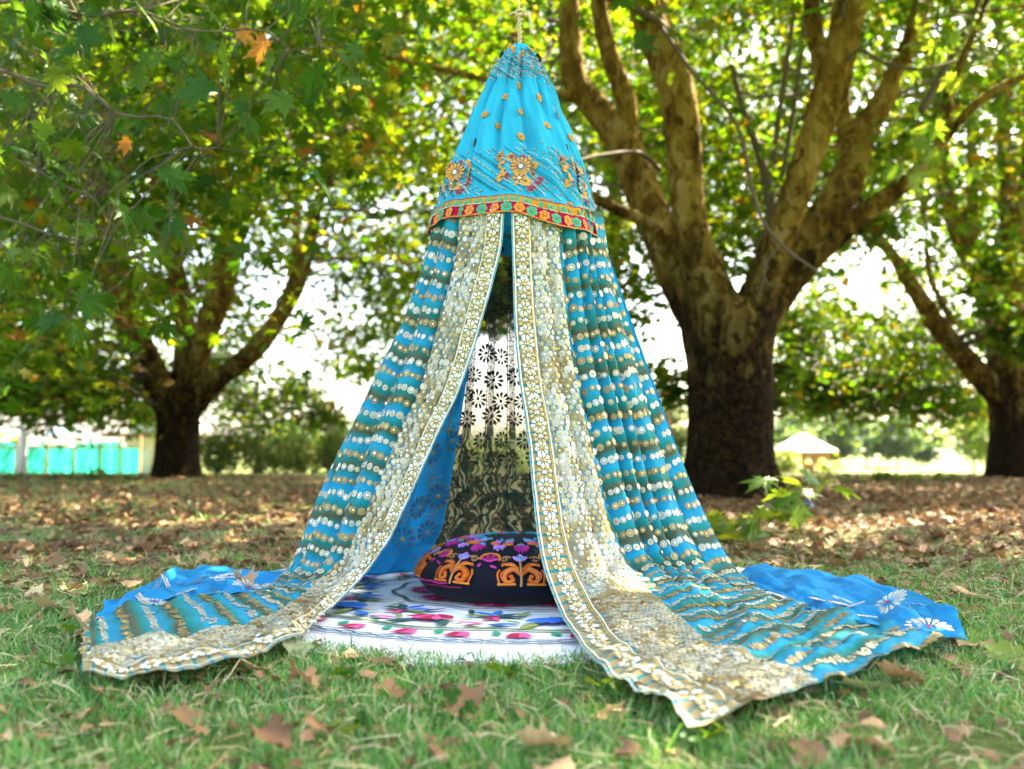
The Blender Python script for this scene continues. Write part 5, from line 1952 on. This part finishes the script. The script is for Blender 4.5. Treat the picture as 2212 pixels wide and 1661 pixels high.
po = empty('lamp_post', ((52-1106)/FPX*24, 24, -0.1))
tag(po, 'slim white post standing in front of the teal fence', 'post')
b = np.array([(52-1106)/FPX*24, 24, -0.1])
mb = MB(); mb.tube([b, b+np.array([0, 0, 0.6]), b+np.array([0, 0, 1.5])], [0.11, 0.095, 0.085], 10); mb.build('shaft', M['whitepaint'], po, True)
mb = MB(); mb.tube([b+np.array([0, 0, 1.5]), b+np.array([0, 0, 3.2])], [0.045, 0.04], 8); mb.build('upper_shaft', M['wood'], po, True)
mb = MB(); mb.tube([b+np.array([0, 0, -0.02]), b+np.array([0, 0, 0.05])], [0.14, 0.12], 10); mb.build('foot', M['whitepaint'], po)
fixp(po)

# kiosk behind the left tree
KD = 33.0
kx = (300-1106)/FPX*KD
ki = empty('kiosk', (kx, KD, -0.4))
tag(ki, 'small cream kiosk with a flat brown roof half hidden by the left trunk', 'kiosk')
zt = at(0, 945, KD)[2]
mb = MB(); mb.box((kx+0.5, KD+1, (zt-0.4)/2), (0.95, 0.9, (zt+0.4)/2)); mb.build('wall', M['plaster'], ki)
mb = MB(); mb.box((kx+0.3, KD+0.9, zt+0.08), (1.45, 1.2, 0.07)); mb.build('roof', M['slate'], ki)
mb = MB(); mb.box((kx+0.6, KD+0.9, zt+0.42), (1.0, 0.8, 0.25)); mb.build('sign_board', M['whitepaint'], ki)
mb = MB(); mb.box((kx+0.15, KD+0.08, 0.1), (0.22, 0.03, 0.42)); mb.build('door', M['whitepaint'], ki)
mb = MB(); mb.box((kx+0.85, KD+0.08, 0.25), (0.25, 0.03, 0.22)); mb.build('window', M['bluepaint'], ki)
fixp(ki)
# stalls beyond the fence
for i, (x, w, y0, mk, lab) in enumerate(((20, 60, 938, 'yellow', 'stall with a yellow awning beyond the teal fence, far left'), (140, 55, 925, 'bluepaint', 'pale blue stall beyond the teal fence'))):
    SD = 40.0
    X = (x-1106)/FPX*SD
    st = empty('market_stall', (X, SD, -0.6)); tag(st, lab, 'stall', 'stalls beyond the fence')
    zt = at(0, y0, SD)[2]; hw = w/2/FPX*SD
    mb = MB(); mb.strip([(X-hw, SD-0.9, zt-0.25), (X-hw, SD, zt), (X-hw, SD+0.9, zt-0.25)], [(X+hw, SD-0.9, zt-0.25), (X+hw, SD, zt), (X+hw, SD+0.9, zt-0.25)]); mb.build('awning', M[mk], st)
    mb = MB(); mb.box((X, SD, 0.1), (hw*0.9, 0.5, 0.7)); mb.build('counter', M['whitepaint'], st)
    for sx in (-1, 1):
        mb = MB(); mb.box((X+sx*hw*0.95, SD-0.85, (zt-0.85)/2), (0.03, 0.03, (zt+0.35)/2)); mb.build('post', M['wood'], st)
    fixp(st)

# gazebo
GD_ = 36.0
gx = (1733-1106)/FPX*GD_
ga = empty('gazebo', (gx, GD_, -0.55))
tag(ga, 'small wooden gazebo with a white hipped roof right of the big trunk', 'gazebo')
ze = at(0, 974, GD_)[2]; za = at(0, 934, GD_)[2]
hr = 58/FPX*GD_; hwall = 41/FPX*GD_
mb = MB()
mb.fan([(gx-hr, GD_-hr, ze), (gx+hr, GD_-hr, ze), (gx+hr, GD_+hr, ze), (gx-hr, GD_+hr, ze)], (gx, GD_, za))
mb.fan([(gx-hr, GD_-hr, ze-0.06), (gx-hr, GD_+hr, ze-0.06), (gx+hr, GD_+hr, ze-0.06), (gx+hr, GD_-hr, ze-0.06)], (gx, GD_, ze-0.05))
mb.strip([(gx-hr, GD_-hr, ze), (gx+hr, GD_-hr, ze), (gx+hr, GD_+hr, ze), (gx-hr, GD_+hr, ze), (gx-hr, GD_-hr, ze)], [(gx-hr, GD_-hr, ze-0.06), (gx+hr, GD_-hr, ze-0.06), (gx+hr, GD_+hr, ze-0.06), (gx-hr, GD_+hr, ze-0.06), (gx-hr, GD_-hr, ze-0.06)])
mb.build('roof', M['whitepaint'], ga)
zb = -0.6
for sx in (-1, -0.33, 0.33, 1):
    for sy in (-1, 1):
        mb = MB(); mb.box((gx+sx*hwall, GD_+sy*hwall, (zb+ze-0.07)/2), (0.05, 0.05, (ze-0.07-zb)/2)); mb.build('post', M['pinkwood'], ga)
for sy in (-1, 1):
    mb = MB(); mb.box((gx, GD_+sy*hwall*0.99, 0.02), (hwall, 0.03, 0.03)); mb.build('rail', M['pinkwood'], ga)
    mb = MB(); mb.box((gx, GD_+sy*hwall*0.99, ze-0.16), (hwall, 0.035, 0.07)); mb.build('lintel', M['pinkwood'], ga)
    for k in range(9):
        mb = MB(); mb.box((gx-hwall+hwall*2*(k+0.5)/9, GD_+sy*hwall*0.98, -0.3), (0.05, 0.015, 0.29)); mb.build('balustrade_board', M['pinkwood'], ga)
mb = MB(); mb.box((gx, GD_, -0.62), (hwall*1.1, hwall*1.1, 0.06)); mb.build('floor', M['wood'], ga)
fixp(ga)

# a thin post seen between the tent and the trunk
tp = empty('utility_pole', ((1443-1106)/FPX*22, 22, -0.05))
tag(tp, 'thin brown pole between the tent and the big trunk', 'pole')
b = np.array([(1443-1106)/FPX*22, 22, -0.05])
mb = MB(); mb.tube([b, b+np.array([0.02, 0, 1.0]), b+np.array([0, 0, 2.1])], [0.03, 0.026, 0.022], 7); mb.build('shaft', M['wood'], tp, True)
mb = MB(); mb.box((b[0], 22, 1.75), (0.16, 0.02, 0.015)); mb.build('crossarm', M['wood'], tp)
fixp(tp)

# shrubs and far trees
SH = leaf_mat('shrub_leaves', [(0, (0.10, 0.17, 0.035)), (0.7, (0.18, 0.24, 0.06)), (1, (0.24, 0.26, 0.09))], [(0, (0.3, 0.45, 0.06)), (1, (0.5, 0.55, 0.12))])
FARL = leaf_mat('distant_leaves', [(0, (0.03, 0.07, 0.03)), (1, (0.07, 0.12, 0.05))], [(0, (0.12, 0.25, 0.05)), (1, (0.25, 0.35, 0.08))])
M['shrub'], M['farleaf'] = SH, FARL


def bush(name, x, D, w, ytop, label, cat, group, seed, mat='shrub', n=1600, size=0.14, trunk=None, z0=None, kind=0):
    rg = np.random.default_rng(seed)
    X = (x-1106)/FPX*D
    g0 = float(ground_h(np.array([X]), np.array([D]))[0]) if z0 is None else z0
    zt = at(x, ytop, D)[2]
    r = w/2/FPX*D
    b = empty(name, (X, D, g0)); tag(b, label, cat, group)
    lo = g0-0.25 if trunk is None else g0+trunk*(zt-g0)
    ncl = 24
    cs = []
    for k in range(ncl):
        e = rg.normal(0, 1, 3); e /= np.linalg.norm(e)
        e *= rg.uniform(0.35, 0.95)
        cs.append((np.array([X+e[0]*r, D+e[1]*r, (lo+zt)/2+e[2]*(zt-lo)/2*0.9]), 1.0))
    crown_leaves('crown' if trunk is not None else 'foliage', cs, n/ncl, max(0.12, min(r, (zt-lo)/2)*0.36), size, kind, rg, M[mat], b, 0.1)
    st = []
    for k, (c, s) in enumerate(cs[:9]):
        if trunk is None:
            p0 = np.array([X+rg.uniform(-0.2, 0.2)*r, D, g0-0.05])
            st.append((np.array([p0, (p0+c)/2+rg.normal(0, 0.05, 3), c]), np.array([0.03, 0.02, 0.01]), 4))
        else:
            p0 = np.array([X, D, g0-0.1]); p1 = np.array([X, D, lo])
            st.append((np.array([p1, (p1+c)/2+np.array([0, 0, 0.1]), c]), np.array([0.1, 0.06, 0.02])*r/2.5, 5))
    if trunk is not None:
        st.append((np.array([p0, (p0+p1)/2, p1+np.array([0, 0, 0.2])]), np.array([0.2, 0.15, 0.12])*r/2.5, 8))
    branch_mesh('trunk' if trunk is not None else 'stem', st, M['twig'], b)
    fixp(b)


for i, (x, w, yt, D, lab) in enumerate(((470, 110, 915, 25, 'first'), (560, 120, 895, 26, 'second'), (650, 120, 905, 27, 'third'), (735, 110, 920, 26, 'fourth'), (830, 120, 915, 28, 'fifth'))):
    bush('shrub', x, D, w, yt, 'sunlit pale green shrub, %s in the row running right from the left trunk' % lab, 'shrub', 'sunlit shrubs behind the lawn', 100+i, n=2200, size=0.12)
bush('shrub', 1455, 24, 90, 800, 'tall sunlit shrub seen between the tent and the big trunk', 'shrub', 'sunlit shrubs behind the lawn', 120, n=2200, size=0.14)
bush('shrub', 1010, 30, 130, 930, 'sunlit shrub seen through the net at the back of the tent', 'shrub', 'sunlit shrubs behind the lawn', 121, n=1800, size=0.13)
bush('shrub', 1100, 30, 130, 935, 'second sunlit shrub seen through the net, right of the first', 'shrub', 'sunlit shrubs behind the lawn', 122, n=1800, size=0.13)
bush('shrub', 1690, 34, 60, 955, 'pale shrub between the big trunk and the gazebo', 'shrub', 'sunlit shrubs behind the lawn', 123, n=1200, size=0.13)
bush('shrub', 1790, 34, 50, 985, 'low pale shrub right of the gazebo', 'shrub', 'sunlit shrubs behind the lawn', 124, n=900, size=0.12)
for i, (x, w, yt, D, lab) in enumerate(((1800, 90, 880, 80, 'hazy far tree just right of the gazebo roof'), (1870, 80, 895, 85, 'hazy far tree, second from the gazebo'), (1935, 90, 885, 82, 'hazy far tree, third from the gazebo'),
                                        (1990, 70, 905, 88, 'hazy far tree, fourth from the gazebo'), (1560, 120, 900, 84, 'far tree behind the big trunk'), (1700, 90, 893, 76, 'hazy far tree directly behind the gazebo'), (1752, 80, 880, 79, 'hazy far tree behind the right end of the gazebo roof'), (640, 140, 905, 85, 'far tree behind the shrub row'), (760, 130, 915, 85, 'far tree showing left of the tent'))):
    bush('far_tree', x, D, w, yt, lab, 'tree', 'far trees across the field', 140+i, 'farleaf', 2600, 0.5, 0.12, None)
bush('small_tree', 2100, 48, 110, 880, 'small pale round tree standing in the sunlit field', 'tree', None, 160, 'shrub', 2600, 0.25, 0.28)
# low weeds along the lawn's edge
for i, (x, D, w, yt) in enumerate(((40, 17, 60, 1022), (130, 16.5, 70, 1015), (210, 17, 60, 1010), (290, 16.5, 60, 1018), (455, 18, 50, 1020), (1830, 16, 60, 1015), (1900, 16.5, 50, 1002), (1965, 16, 50, 1018), (2040, 17, 60, 1015), (1760, 15.5, 40, 1030))):
    wl = ['at the far left edge of the lawn', 'left of the white post line by the teal fence', 'before the teal fence', 'just left of the left trunk', 'just right of the left trunk', 'below the far trees right of the gazebo',
          'tallest of those right of the gazebo', 'below the sunlit field', 'nearest the dark right trunk', 'at the foot of the gazebo'][i]
    bush('weed', x, D, w, yt, 'low green weed clump '+wl, 'weed', 'weeds along the lawn edge', 180+i, 'leaf', 220, 0.09)

# hills
hx = np.linspace(-700, 700, 90)
hz = 0.4*(26+9*np.sin(hx*0.012+1)+6*np.sin(hx*0.031)+3*np.sin(hx*0.083))
hz = np.where(hx < 0, hz*0.75, hz)
V = np.vstack([np.stack([hx, np.full(90, 620.0), np.full(90, -6.0)], 1), np.stack([hx, np.full(90, 700.0), hz*0.7], 1), np.stack([hx, np.full(90, 800.0), hz], 1), np.stack([hx, np.full(90, 1000.0), np.full(90, -6.0)], 1)])
i, j = np.meshgrid(np.arange(89), np.arange(3))
a_ = (j*90+i).ravel()
tag(mobj('hills', np_mesh('hills', V, np.column_stack([a_, a_+1, a_+91, a_+90]), M['hill'], smooth=True)), 'low wooded hills on the horizon', 'hills', kind='structure')

# ---------------------------------------------------------------- ground cover
LT_L = [gd(*p) for p in ((575, 1288), (420, 1290), (335, 1300), (240, 1318), (170, 1365), (158, 1410), (172, 1470), (290, 1470), (440, 1457), (560, 1428), (640, 1388), (712, 1335))]
LT_R = [gd(*p) for p in ((1640, 1285), (1720, 1310), (1880, 1348), (2035, 1385), (1990, 1412), (1830, 1455), (1760, 1487), (1680, 1525), (1498, 1594), (1448, 1552), (1398, 1524), (1335, 1491), (1275, 1437), (1220, 1362))]
BT_L = [gd(*p) for p in ((640, 1240), (450, 1239), (372, 1254), (225, 1327), (205, 1350), (425, 1306), (600, 1275))]
BT_R = [gd(*p) for p in ((1480, 1240), (1640, 1239), (1735, 1241), (1860, 1266), (1985, 1304), (2064, 1354), (2090, 1407), (1985, 1394), (1725, 1330))]


def covered(X, Y, grow=0.0):
    r = np.hypot(X-RX, Y-RY) < 1.09+grow
    for p in (LT_L, LT_R, BT_L, BT_R):
        r |= inside(p, X, Y)
    r |= (np.abs(X) < 0.75) & (Y > 3.4) & (Y < 4.35)
    return r


def turf(X, Y):
    """1 where grass grows well, 0 on the bare leaf-strewn soil"""
    edge = 7.2+0.8*np.sin(X*0.9+0.5)-0.5*np.clip(X, 0, 3)
    f = np.clip((edge-Y)/4.2, 0, 1)
    f = np.maximum(f, np.clip(0.55-0.10*(X+3.2)-(Y-9)*0.03, 0, 0.62)*(X < -1.5))
    return np.clip(f*(0.66+0.5*vnoise(X, Y, 2.2, 3)+0.45*vnoise(X, Y, 6.0, 1)+0.35*vnoise(X, Y, 15.0, 2)), 0, 1)


rg = np.random.default_rng(81)


def blades(n, y0, y1, hmin, hmax, wmul, keepf):
    Y = np.sqrt(rg.uniform(y0*y0, y1*y1, n)); X = rg.uniform(-1, 1, n)*(0.56*Y+0.25)
    k = keepf(X, Y) & ~covered(X, Y)
    X, Y = X[k], Y[k]
    n = len(X)
    Z = ground_h(X, Y)-0.004
    h = rg.uniform(hmin, hmax, n)*(0.6+0.8*rg.random(n)**2)
    w = rg.uniform(0.0011, 0.0022, n)*wmul
    a = rg.uniform(0, 2*PI, n)
    lean = rg.uniform(0.1, 1.1, n)
    bend = rg.uniform(0.0, 1.0, n)
    b = rg.uniform(0, 2*PI, n)
    dx, dy = np.cos(a), np.sin(a)
    sx, sy = np.cos(b), np.sin(b)
    V = np.zeros((n, 7, 3))
    for i, (t, wt) in enumerate(((0, 1.0), (0.4, 0.9), (0.75, 0.6))):
        off = h*(lean*t*0.55+bend*t*t*0.55)
        zc = h*(t-0.28*bend*t*t-0.12*lean*t)
        for s, q in ((-1, 0), (1, 1)):
            V[:, 2*i+q, 0] = X+dx*off+s*sx*w*wt
            V[:, 2*i+q, 1] = Y+dy*off+s*sy*w*wt
            V[:, 2*i+q, 2] = Z+zc
    off = h*(lean*0.55+bend*0.55)
    V[:, 6, 0] = X+dx*off; V[:, 6, 1] = Y+dy*off; V[:, 6, 2] = Z+h*(1-0.36*bend-0.12*lean)
    base = (np.arange(n)*7)[:, None]
    Q = np.concatenate([base+np.array([[0, 1, 3, 2]]), base+np.array([[2, 3, 5, 4]])])
    T = base+np.array([[4, 5, 6]])
    return V.reshape(-1, 3), Q, T


parts = []
parts.append(blades(130000, 1.15, 3.2, 0.024, 0.056, 1.0, lambda X, Y: turf(X, Y) > rg.uniform(0.0, 0.75, X.shape)))
parts.append(blades(100000, 3.0, 6.2, 0.024, 0.052, 1.35, lambda X, Y: turf(X, Y) > rg.uniform(0.1, 0.9, X.shape)))
parts.append(blades(95000, 6.0, 17.0, 0.035, 0.08, 2.2, lambda X, Y: turf(X, Y) > rg.uniform(0.2, 1.3, X.shape)))
parts.append(blades(5000, 1.15, 5.5, 0.05, 0.10, 1.2, lambda X, Y: turf(X, Y) > rg.uniform(0.2, 1.2, X.shape)))
off = 0
Vs, Qs, Ts = [], [], []
for V, Q, T in parts:
    Vs.append(V); Qs.append(Q+off); Ts.append(T+off); off += len(V)
tag(mobj('grass', np_mesh('grass', np.concatenate(Vs), [np.concatenate(Qs), np.concatenate(Ts)], M['grass'])), 'short green and straw-coloured grass of the lawn', 'grass', kind='stuff')

# fallen leaves: loose litter as one mass, the nearest ones singly
n = 15000                                            # dead grass lying flat between the blades
Y = np.sqrt(rg.uniform(1.15**2, 6.5**2, n)); X = rg.uniform(-1, 1, n)*(0.56*Y+0.25)
k = ~covered(X, Y)
X, Y = X[k], Y[k]; n = len(X)
Z = ground_h(X, Y)+rg.uniform(0.004, 0.03, n)
a = rg.uniform(0, 2*PI, n); L = rg.uniform(0.012, 0.05, n); w = rg.uniform(0.0006, 0.0014, n)
ux, uy = np.cos(a), np.sin(a)
dz = rg.normal(0, 0.25, n)*L
bow = rg.normal(0, 0.25, n)*L
V = np.zeros((n, 6, 3))
for i, t_ in enumerate((-1, 0, 1)):
    for q, s_ in enumerate((-1, 1)):
        V[:, 2*i+q, 0] = X+ux*L*t_-uy*(s_*w+bow*(t_ == 0)); V[:, 2*i+q, 1] = Y+uy*L*t_+ux*(s_*w+bow*(t_ == 0)); V[:, 2*i+q, 2] = Z+dz*t_+0.006*(t_ == 0)+0.0006*s_
b_ = (np.arange(n)*6)[:, None]
STRAW = leaf_mat('dead_grass', [(0, (0.22, 0.16, 0.07)), (0.5, (0.42, 0.34, 0.17)), (1, (0.60, 0.54, 0.34))], [(0, (0.4, 0.3, 0.1)), (1, (0.5, 0.45, 0.2))], True, 0.7, 0.15)
tag(mobj('dry_grass', np_mesh('dry_grass', V.reshape(-1, 3), np.concatenate([b_+np.array([[0, 1, 3, 2]]), b_+np.array([[2, 3, 5, 4]])]), STRAW)), 'straw-coloured dead grass lying between the green blades', 'dry grass', kind='stuff')
CUR = [leaf_curled(200+i, c) for i, c in enumerate((0.35, 0.6, 0.9, 1.2, 0.5, 0.8, 1.0, 0.25))]
Vs, Fs, off = [], [], 0
for ci, (tv, tf) in enumerate(CUR):
    n = 2100
    Y = 4.2+15.0*rg.random(n)**1.1; X = rg.uniform(-1, 1, n)*(0.56*Y+0.4)
    k = (~covered(X, Y, 0.1)) & (rg.random(n) > 1.0*turf(X, Y)) & (0.6+0.5*vnoise(X, Y, 1.7, 8)+0.4*vnoise(X, Y, 4.3, 9) > rg.random(n)*0.95) & ((Y < 12) | (rg.random(n) < 0.8))
    X, Y = X[k], Y[k]; n = len(X)
    T = np.stack([X, Y, ground_h(X, Y)+0.002+rg.uniform(0, 0.02, n)], 1)
    V, F = instance(tv-np.array([0, 0.3, 0]), tf, rot_random(n, 0.0, 0.6, rg), T, rg.uniform(0.05, 0.125, n))
    Vs.append(V); Fs.append(F+off); off += len(V)
# small crumbs of litter
n = 16000
Y = 3.8+13*rg.random(n)**1.1; X = rg.uniform(-1, 1, n)*(0.56*Y+0.4)
k = (~covered(X, Y, 0.08)) & (rg.random(n) > 0.8*turf(X, Y))
X, Y = X[k], Y[k]; n = len(X)
V, F = instance(LV[0][0], LV[0][1], rot_random(n, 0, 0.9, rg), np.stack([X, Y, ground_h(X, Y)+0.008], 1), rg.uniform(0.02, 0.06, n))
Vs.append(V); Fs.append(F+off); off += len(V)
n = 5200                                             # broken bits down between the near blades
Y = np.sqrt(rg.uniform(1.3**2, 5.0**2, n)); X = rg.uniform(-1, 1, n)*(0.56*Y+0.3)
k = ~covered(X, Y, 0.02)
X, Y = X[k], Y[k]; n = len(X)
V, F = instance(LV[0][0], LV[0][1], rot_random(n, 0, 0.8, rg), np.stack([X, Y, ground_h(X, Y)+rg.uniform(0.004, 0.03, n)], 1), rg.uniform(0.012, 0.045, n))
Vs.append(V); Fs.append(F+off)
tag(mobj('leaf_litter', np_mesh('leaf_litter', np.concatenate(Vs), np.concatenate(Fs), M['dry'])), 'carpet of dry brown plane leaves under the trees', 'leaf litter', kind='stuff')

CM = [np_mesh('fallen_leaf', tv-np.array([0, 0.3, 0]), tf, M['dry_part'], smooth=True) for tv, tf in CUR]


def lay(x, y, s, mesh, rot, tilt, label, z=0.004, group='dry leaves fallen on the lawn'):
    o = mobj('fallen_leaf', mesh)
    o.location = (x, y, float(ground_h(np.array([x]), np.array([y]))[0])+z)
    o.rotation_euler = (tilt[0], tilt[1], rot)
    o.scale = (s, s, s)
    tag(o, label, 'leaf', group)
    return o


GL_ = [np_mesh('fallen_leaf', CUR[i][0]-np.array([0, 0.3, 0]), CUR[i][1], M['pale_leaf'], smooth=True) for i in (7, 4)]
GF_ = np_mesh('fallen_leaf', CUR[7][0]-np.array([0, 0.3, 0]), CUR[7][1], M['leaf_fresh'], smooth=True)
special = [
    (1000, 1568, 0.115, CM[5], 0.4, (0.5, 0.2), 'pale tan curled leaf standing in the grass at the front, centre'),
    (1190, 1648, 0.12, CM[2], 2.0, (0.3, 0.1), 'blurred brown leaf at the bottom edge, below the drape tip'),
    (590, 1655, 0.11, CM[3], 1.0, (0.3, -0.2), 'blurred tan leaf at the bottom edge, left of centre'),
    (405, 1578, 0.085, CM[1], 0.5, (0.3, 0.1), 'brown leaf in the grass below the left cloth tail'),
    (560, 1468, 0.10, CM[5], 2.6, (0.2, 0.1), 'large curled brown leaf just below the left cloth edge'),
    (650, 1520, 0.11, CM[3], 0.9, (0.2, 0.3), 'reddish brown leaf in the grass left of the rug front'),
    (845, 1462, 0.09, CM[4], 1.7, (0.4, 0.0), 'brown leaf lying right in front of the rug'),
    (850, 1528, 0.09, CM[2], 0.2, (0.2, 0.2), 'dark curled leaf in the grass in front of the rug'),
    (135, 1332, 0.18, CM[0], 2.2, (0.3, 0.1), 'broad tan leaf leaning against the far corner of the left cloth tail'),
    (158, 1385, 0.13, CM[3], 1.2, (0.5, 0.3), 'curled dark brown leaf at the tip of the left cloth tail'),
    (2105, 1412, 0.13, CM[4], 2.9, (0.1, 0.15), 'large curled brown leaf touching the right blue cloth tip'),
    (2040, 1445, 0.10, CM[1], 0.4, (0.1, 0.1), 'brown leaf below the right blue cloth tip'),
    (1960, 1495, 0.12, CM[2], 1.3, (0.3, 0.1), 'curled leaf beside the pale green leaf, near the right cloth edge'),
    (1870, 1510, 0.15, GL_[0], 2.4, (0.35, 0.1), 'pale green leaf lying flat right of the gold drape tip'),
    (2190, 1440, 0.12, GF_, 0.7, (0.4, -0.4), 'yellow-green leaf at the right edge of the lawn'),
    (410, 1468, 0.17, GF_, 1.4, (0.15, 0.0), 'green leaf trapped under the hem of the left cloth tail'),
    (640, 1425, 0.11, GL_[1], 0.4, (0.3, 0.2), 'grey-green leaf between the left cloth edge and the rug'),
    (225, 1137, 0.16, GL_[0], 0.4, (0.1, 0.1), 'pale fallen leaf on the litter far left'),
    (2110, 1300, 0.14, CM[0], 0.4, (0.1, 0.1), 'yellowish flat leaf right of the blue cloth'),
]
for x, y, s, me, r, tl_, lab in special:
    p = gd(x, y)
    lay(p[0], p[1], s, me, r, tl_, lab, 0.018)
o = lay(*gd(525, 1262, 0.06)[:2], 0.12, CM[6], 0.7, (0.3, 0.2), 'brown curled leaf resting on the left blue cloth', 0.055)
cnt = 0
rl = np.random.default_rng(91)
seen = []
while cnt < 262:
    Y = math.sqrt(rl.uniform(1.35**2, 6.3**2)); X = rl.uniform(-1, 1)*(0.515*Y)
    if covered(np.array([X]), np.array([Y]), 0.06)[0]:
        continue
    if Y < 4 and rl.random() < 0.35:
        continue
    if any((X-a)**2+(Y-b)**2 < 0.06**2 for a, b in seen):
        continue
    seen.append((X, Y))
    lay(X, Y, rl.uniform(0.045, 0.10), CM[rl.integers(0, 8)], rl.uniform(0, 6.3), (rl.normal(0, 0.2), rl.normal(0, 0.2)), 'small dry brown plane leaf lying loose in the grass', rl.uniform(0.006, 0.028))
    cnt += 1

# clover in the grass
cl_mb = MB()
for k in range(3):
    a = k*2*PI/3
    c = (0.009*math.cos(a), 0.009*math.sin(a), 0)
    cl_mb.fan([(c[0]+0.0085*(1-0.18*(abs(i-0) < 1))*math.cos(a+i*2*PI/10), c[1]+0.0085*(1-0.18*(abs(i) < 1))*math.sin(a+i*2*PI/10), 0.002) for i in range(10)], (c[0], c[1], 0))
CLM = bpy.data.meshes.new('leaflet'); CLM.from_pydata(cl_mb.V, [], cl_mb.F); CLM.materials.append(M['leaf_part'])
for i, (x, y, n) in enumerate(((735, 1500, 5), (1085, 1490, 4), (1340, 1450, 6), (1355, 1490, 5), (120, 1470, 4), (1000, 1560, 4), (1310, 1530, 5), (130, 1400, 3), (1520, 1640, 5), (770, 1610, 4))):
    p = gd(x, y)
    e = empty('clover', (p[0], p[1], 0))
    tag(e, ['clover sprig in the grass below the rug notch', 'clover sprig in the grass right of the front centre', 'clover against the lower edge of the gold drape, upper', 'clover against the lower edge of the gold drape, lower',
            'clover sprig near the tip of the left cloth tail', 'clover beside the pale tan front leaf', 'clover left of the gold drape tip', 'clover above the tip of the left cloth tail', 'clover below the gold drape tip', 'clover at the front left of centre'][i], 'clover', 'clover sprigs in the grass')
    mb = MB()
    for k in range(n):
        q = (rl.uniform(-0.035, 0.035), rl.uniform(-0.03, 0.03), rl.uniform(0.03, 0.055))
        o = mobj('leaflet', CLM, e)
        o.location = q; o.rotation_euler = (rl.uniform(0.1, 0.8), rl.normal(0, 0.3), rl.uniform(0, 6)); o.scale = (1.15,)*3
        mb.tube([(0, 0, 0), (q[0]*0.6, q[1]*0.6, q[2]*0.5), q], 0.0008, 3)
    mb.build('stem', M['grass'], e)

# litter wrapper by the trunk
wr = MB()
p = gd(1752, 1100)
W = 9
for i in range(W):
    for j in range(W):
        x, y = (i/(W-1)-0.5)*0.14, (j/(W-1)-0.5)*0.09
        wr.V.append((x, y, 0.03+0.025*math.sin(i*1.9+j)*math.cos(j*1.3)+0.012*random.random())); wr.U.append((0, 0))
for i in range(W-1):
    for j in range(W-1):
        wr.F.append((i*W+j, (i+1)*W+j, (i+1)*W+j+1, i*W+j+1)); wr.M.append(1 if (i < 2 or j > 5) else 0)
o = wr.build('wrapper', [plain('white_foil', (0.75, 0.78, 0.85), 0.3, 0.1), plain('blue_print', (0.02, 0.06, 0.5), 0.3)])
o.location = (p[0], p[1], 0.005)
o.rotation_euler = (0.35, 0.1, 0.3)
tag(o, 'crumpled white and blue plastic wrapper on the litter right of the trunk', 'wrapper')

# ---------------------------------------------------------------- air
hz_ = MB()
hz_.box((0, 600, 8.5), (905, 905, 15.5))
hg = G('hazy_air')
pv_ = hg.n('VolumePrincipled', Color=(0.86, 0.93, 1.0), Density=0.0001)
pv_.inputs['Anisotropy'].default_value = 0.0
hg.t.links.new(pv_.outputs[0], hg.o.inputs['Volume'])
tag(hz_.build('haze', hg.m), 'thin pale haze in the air over the park', 'haze', kind='stuff')
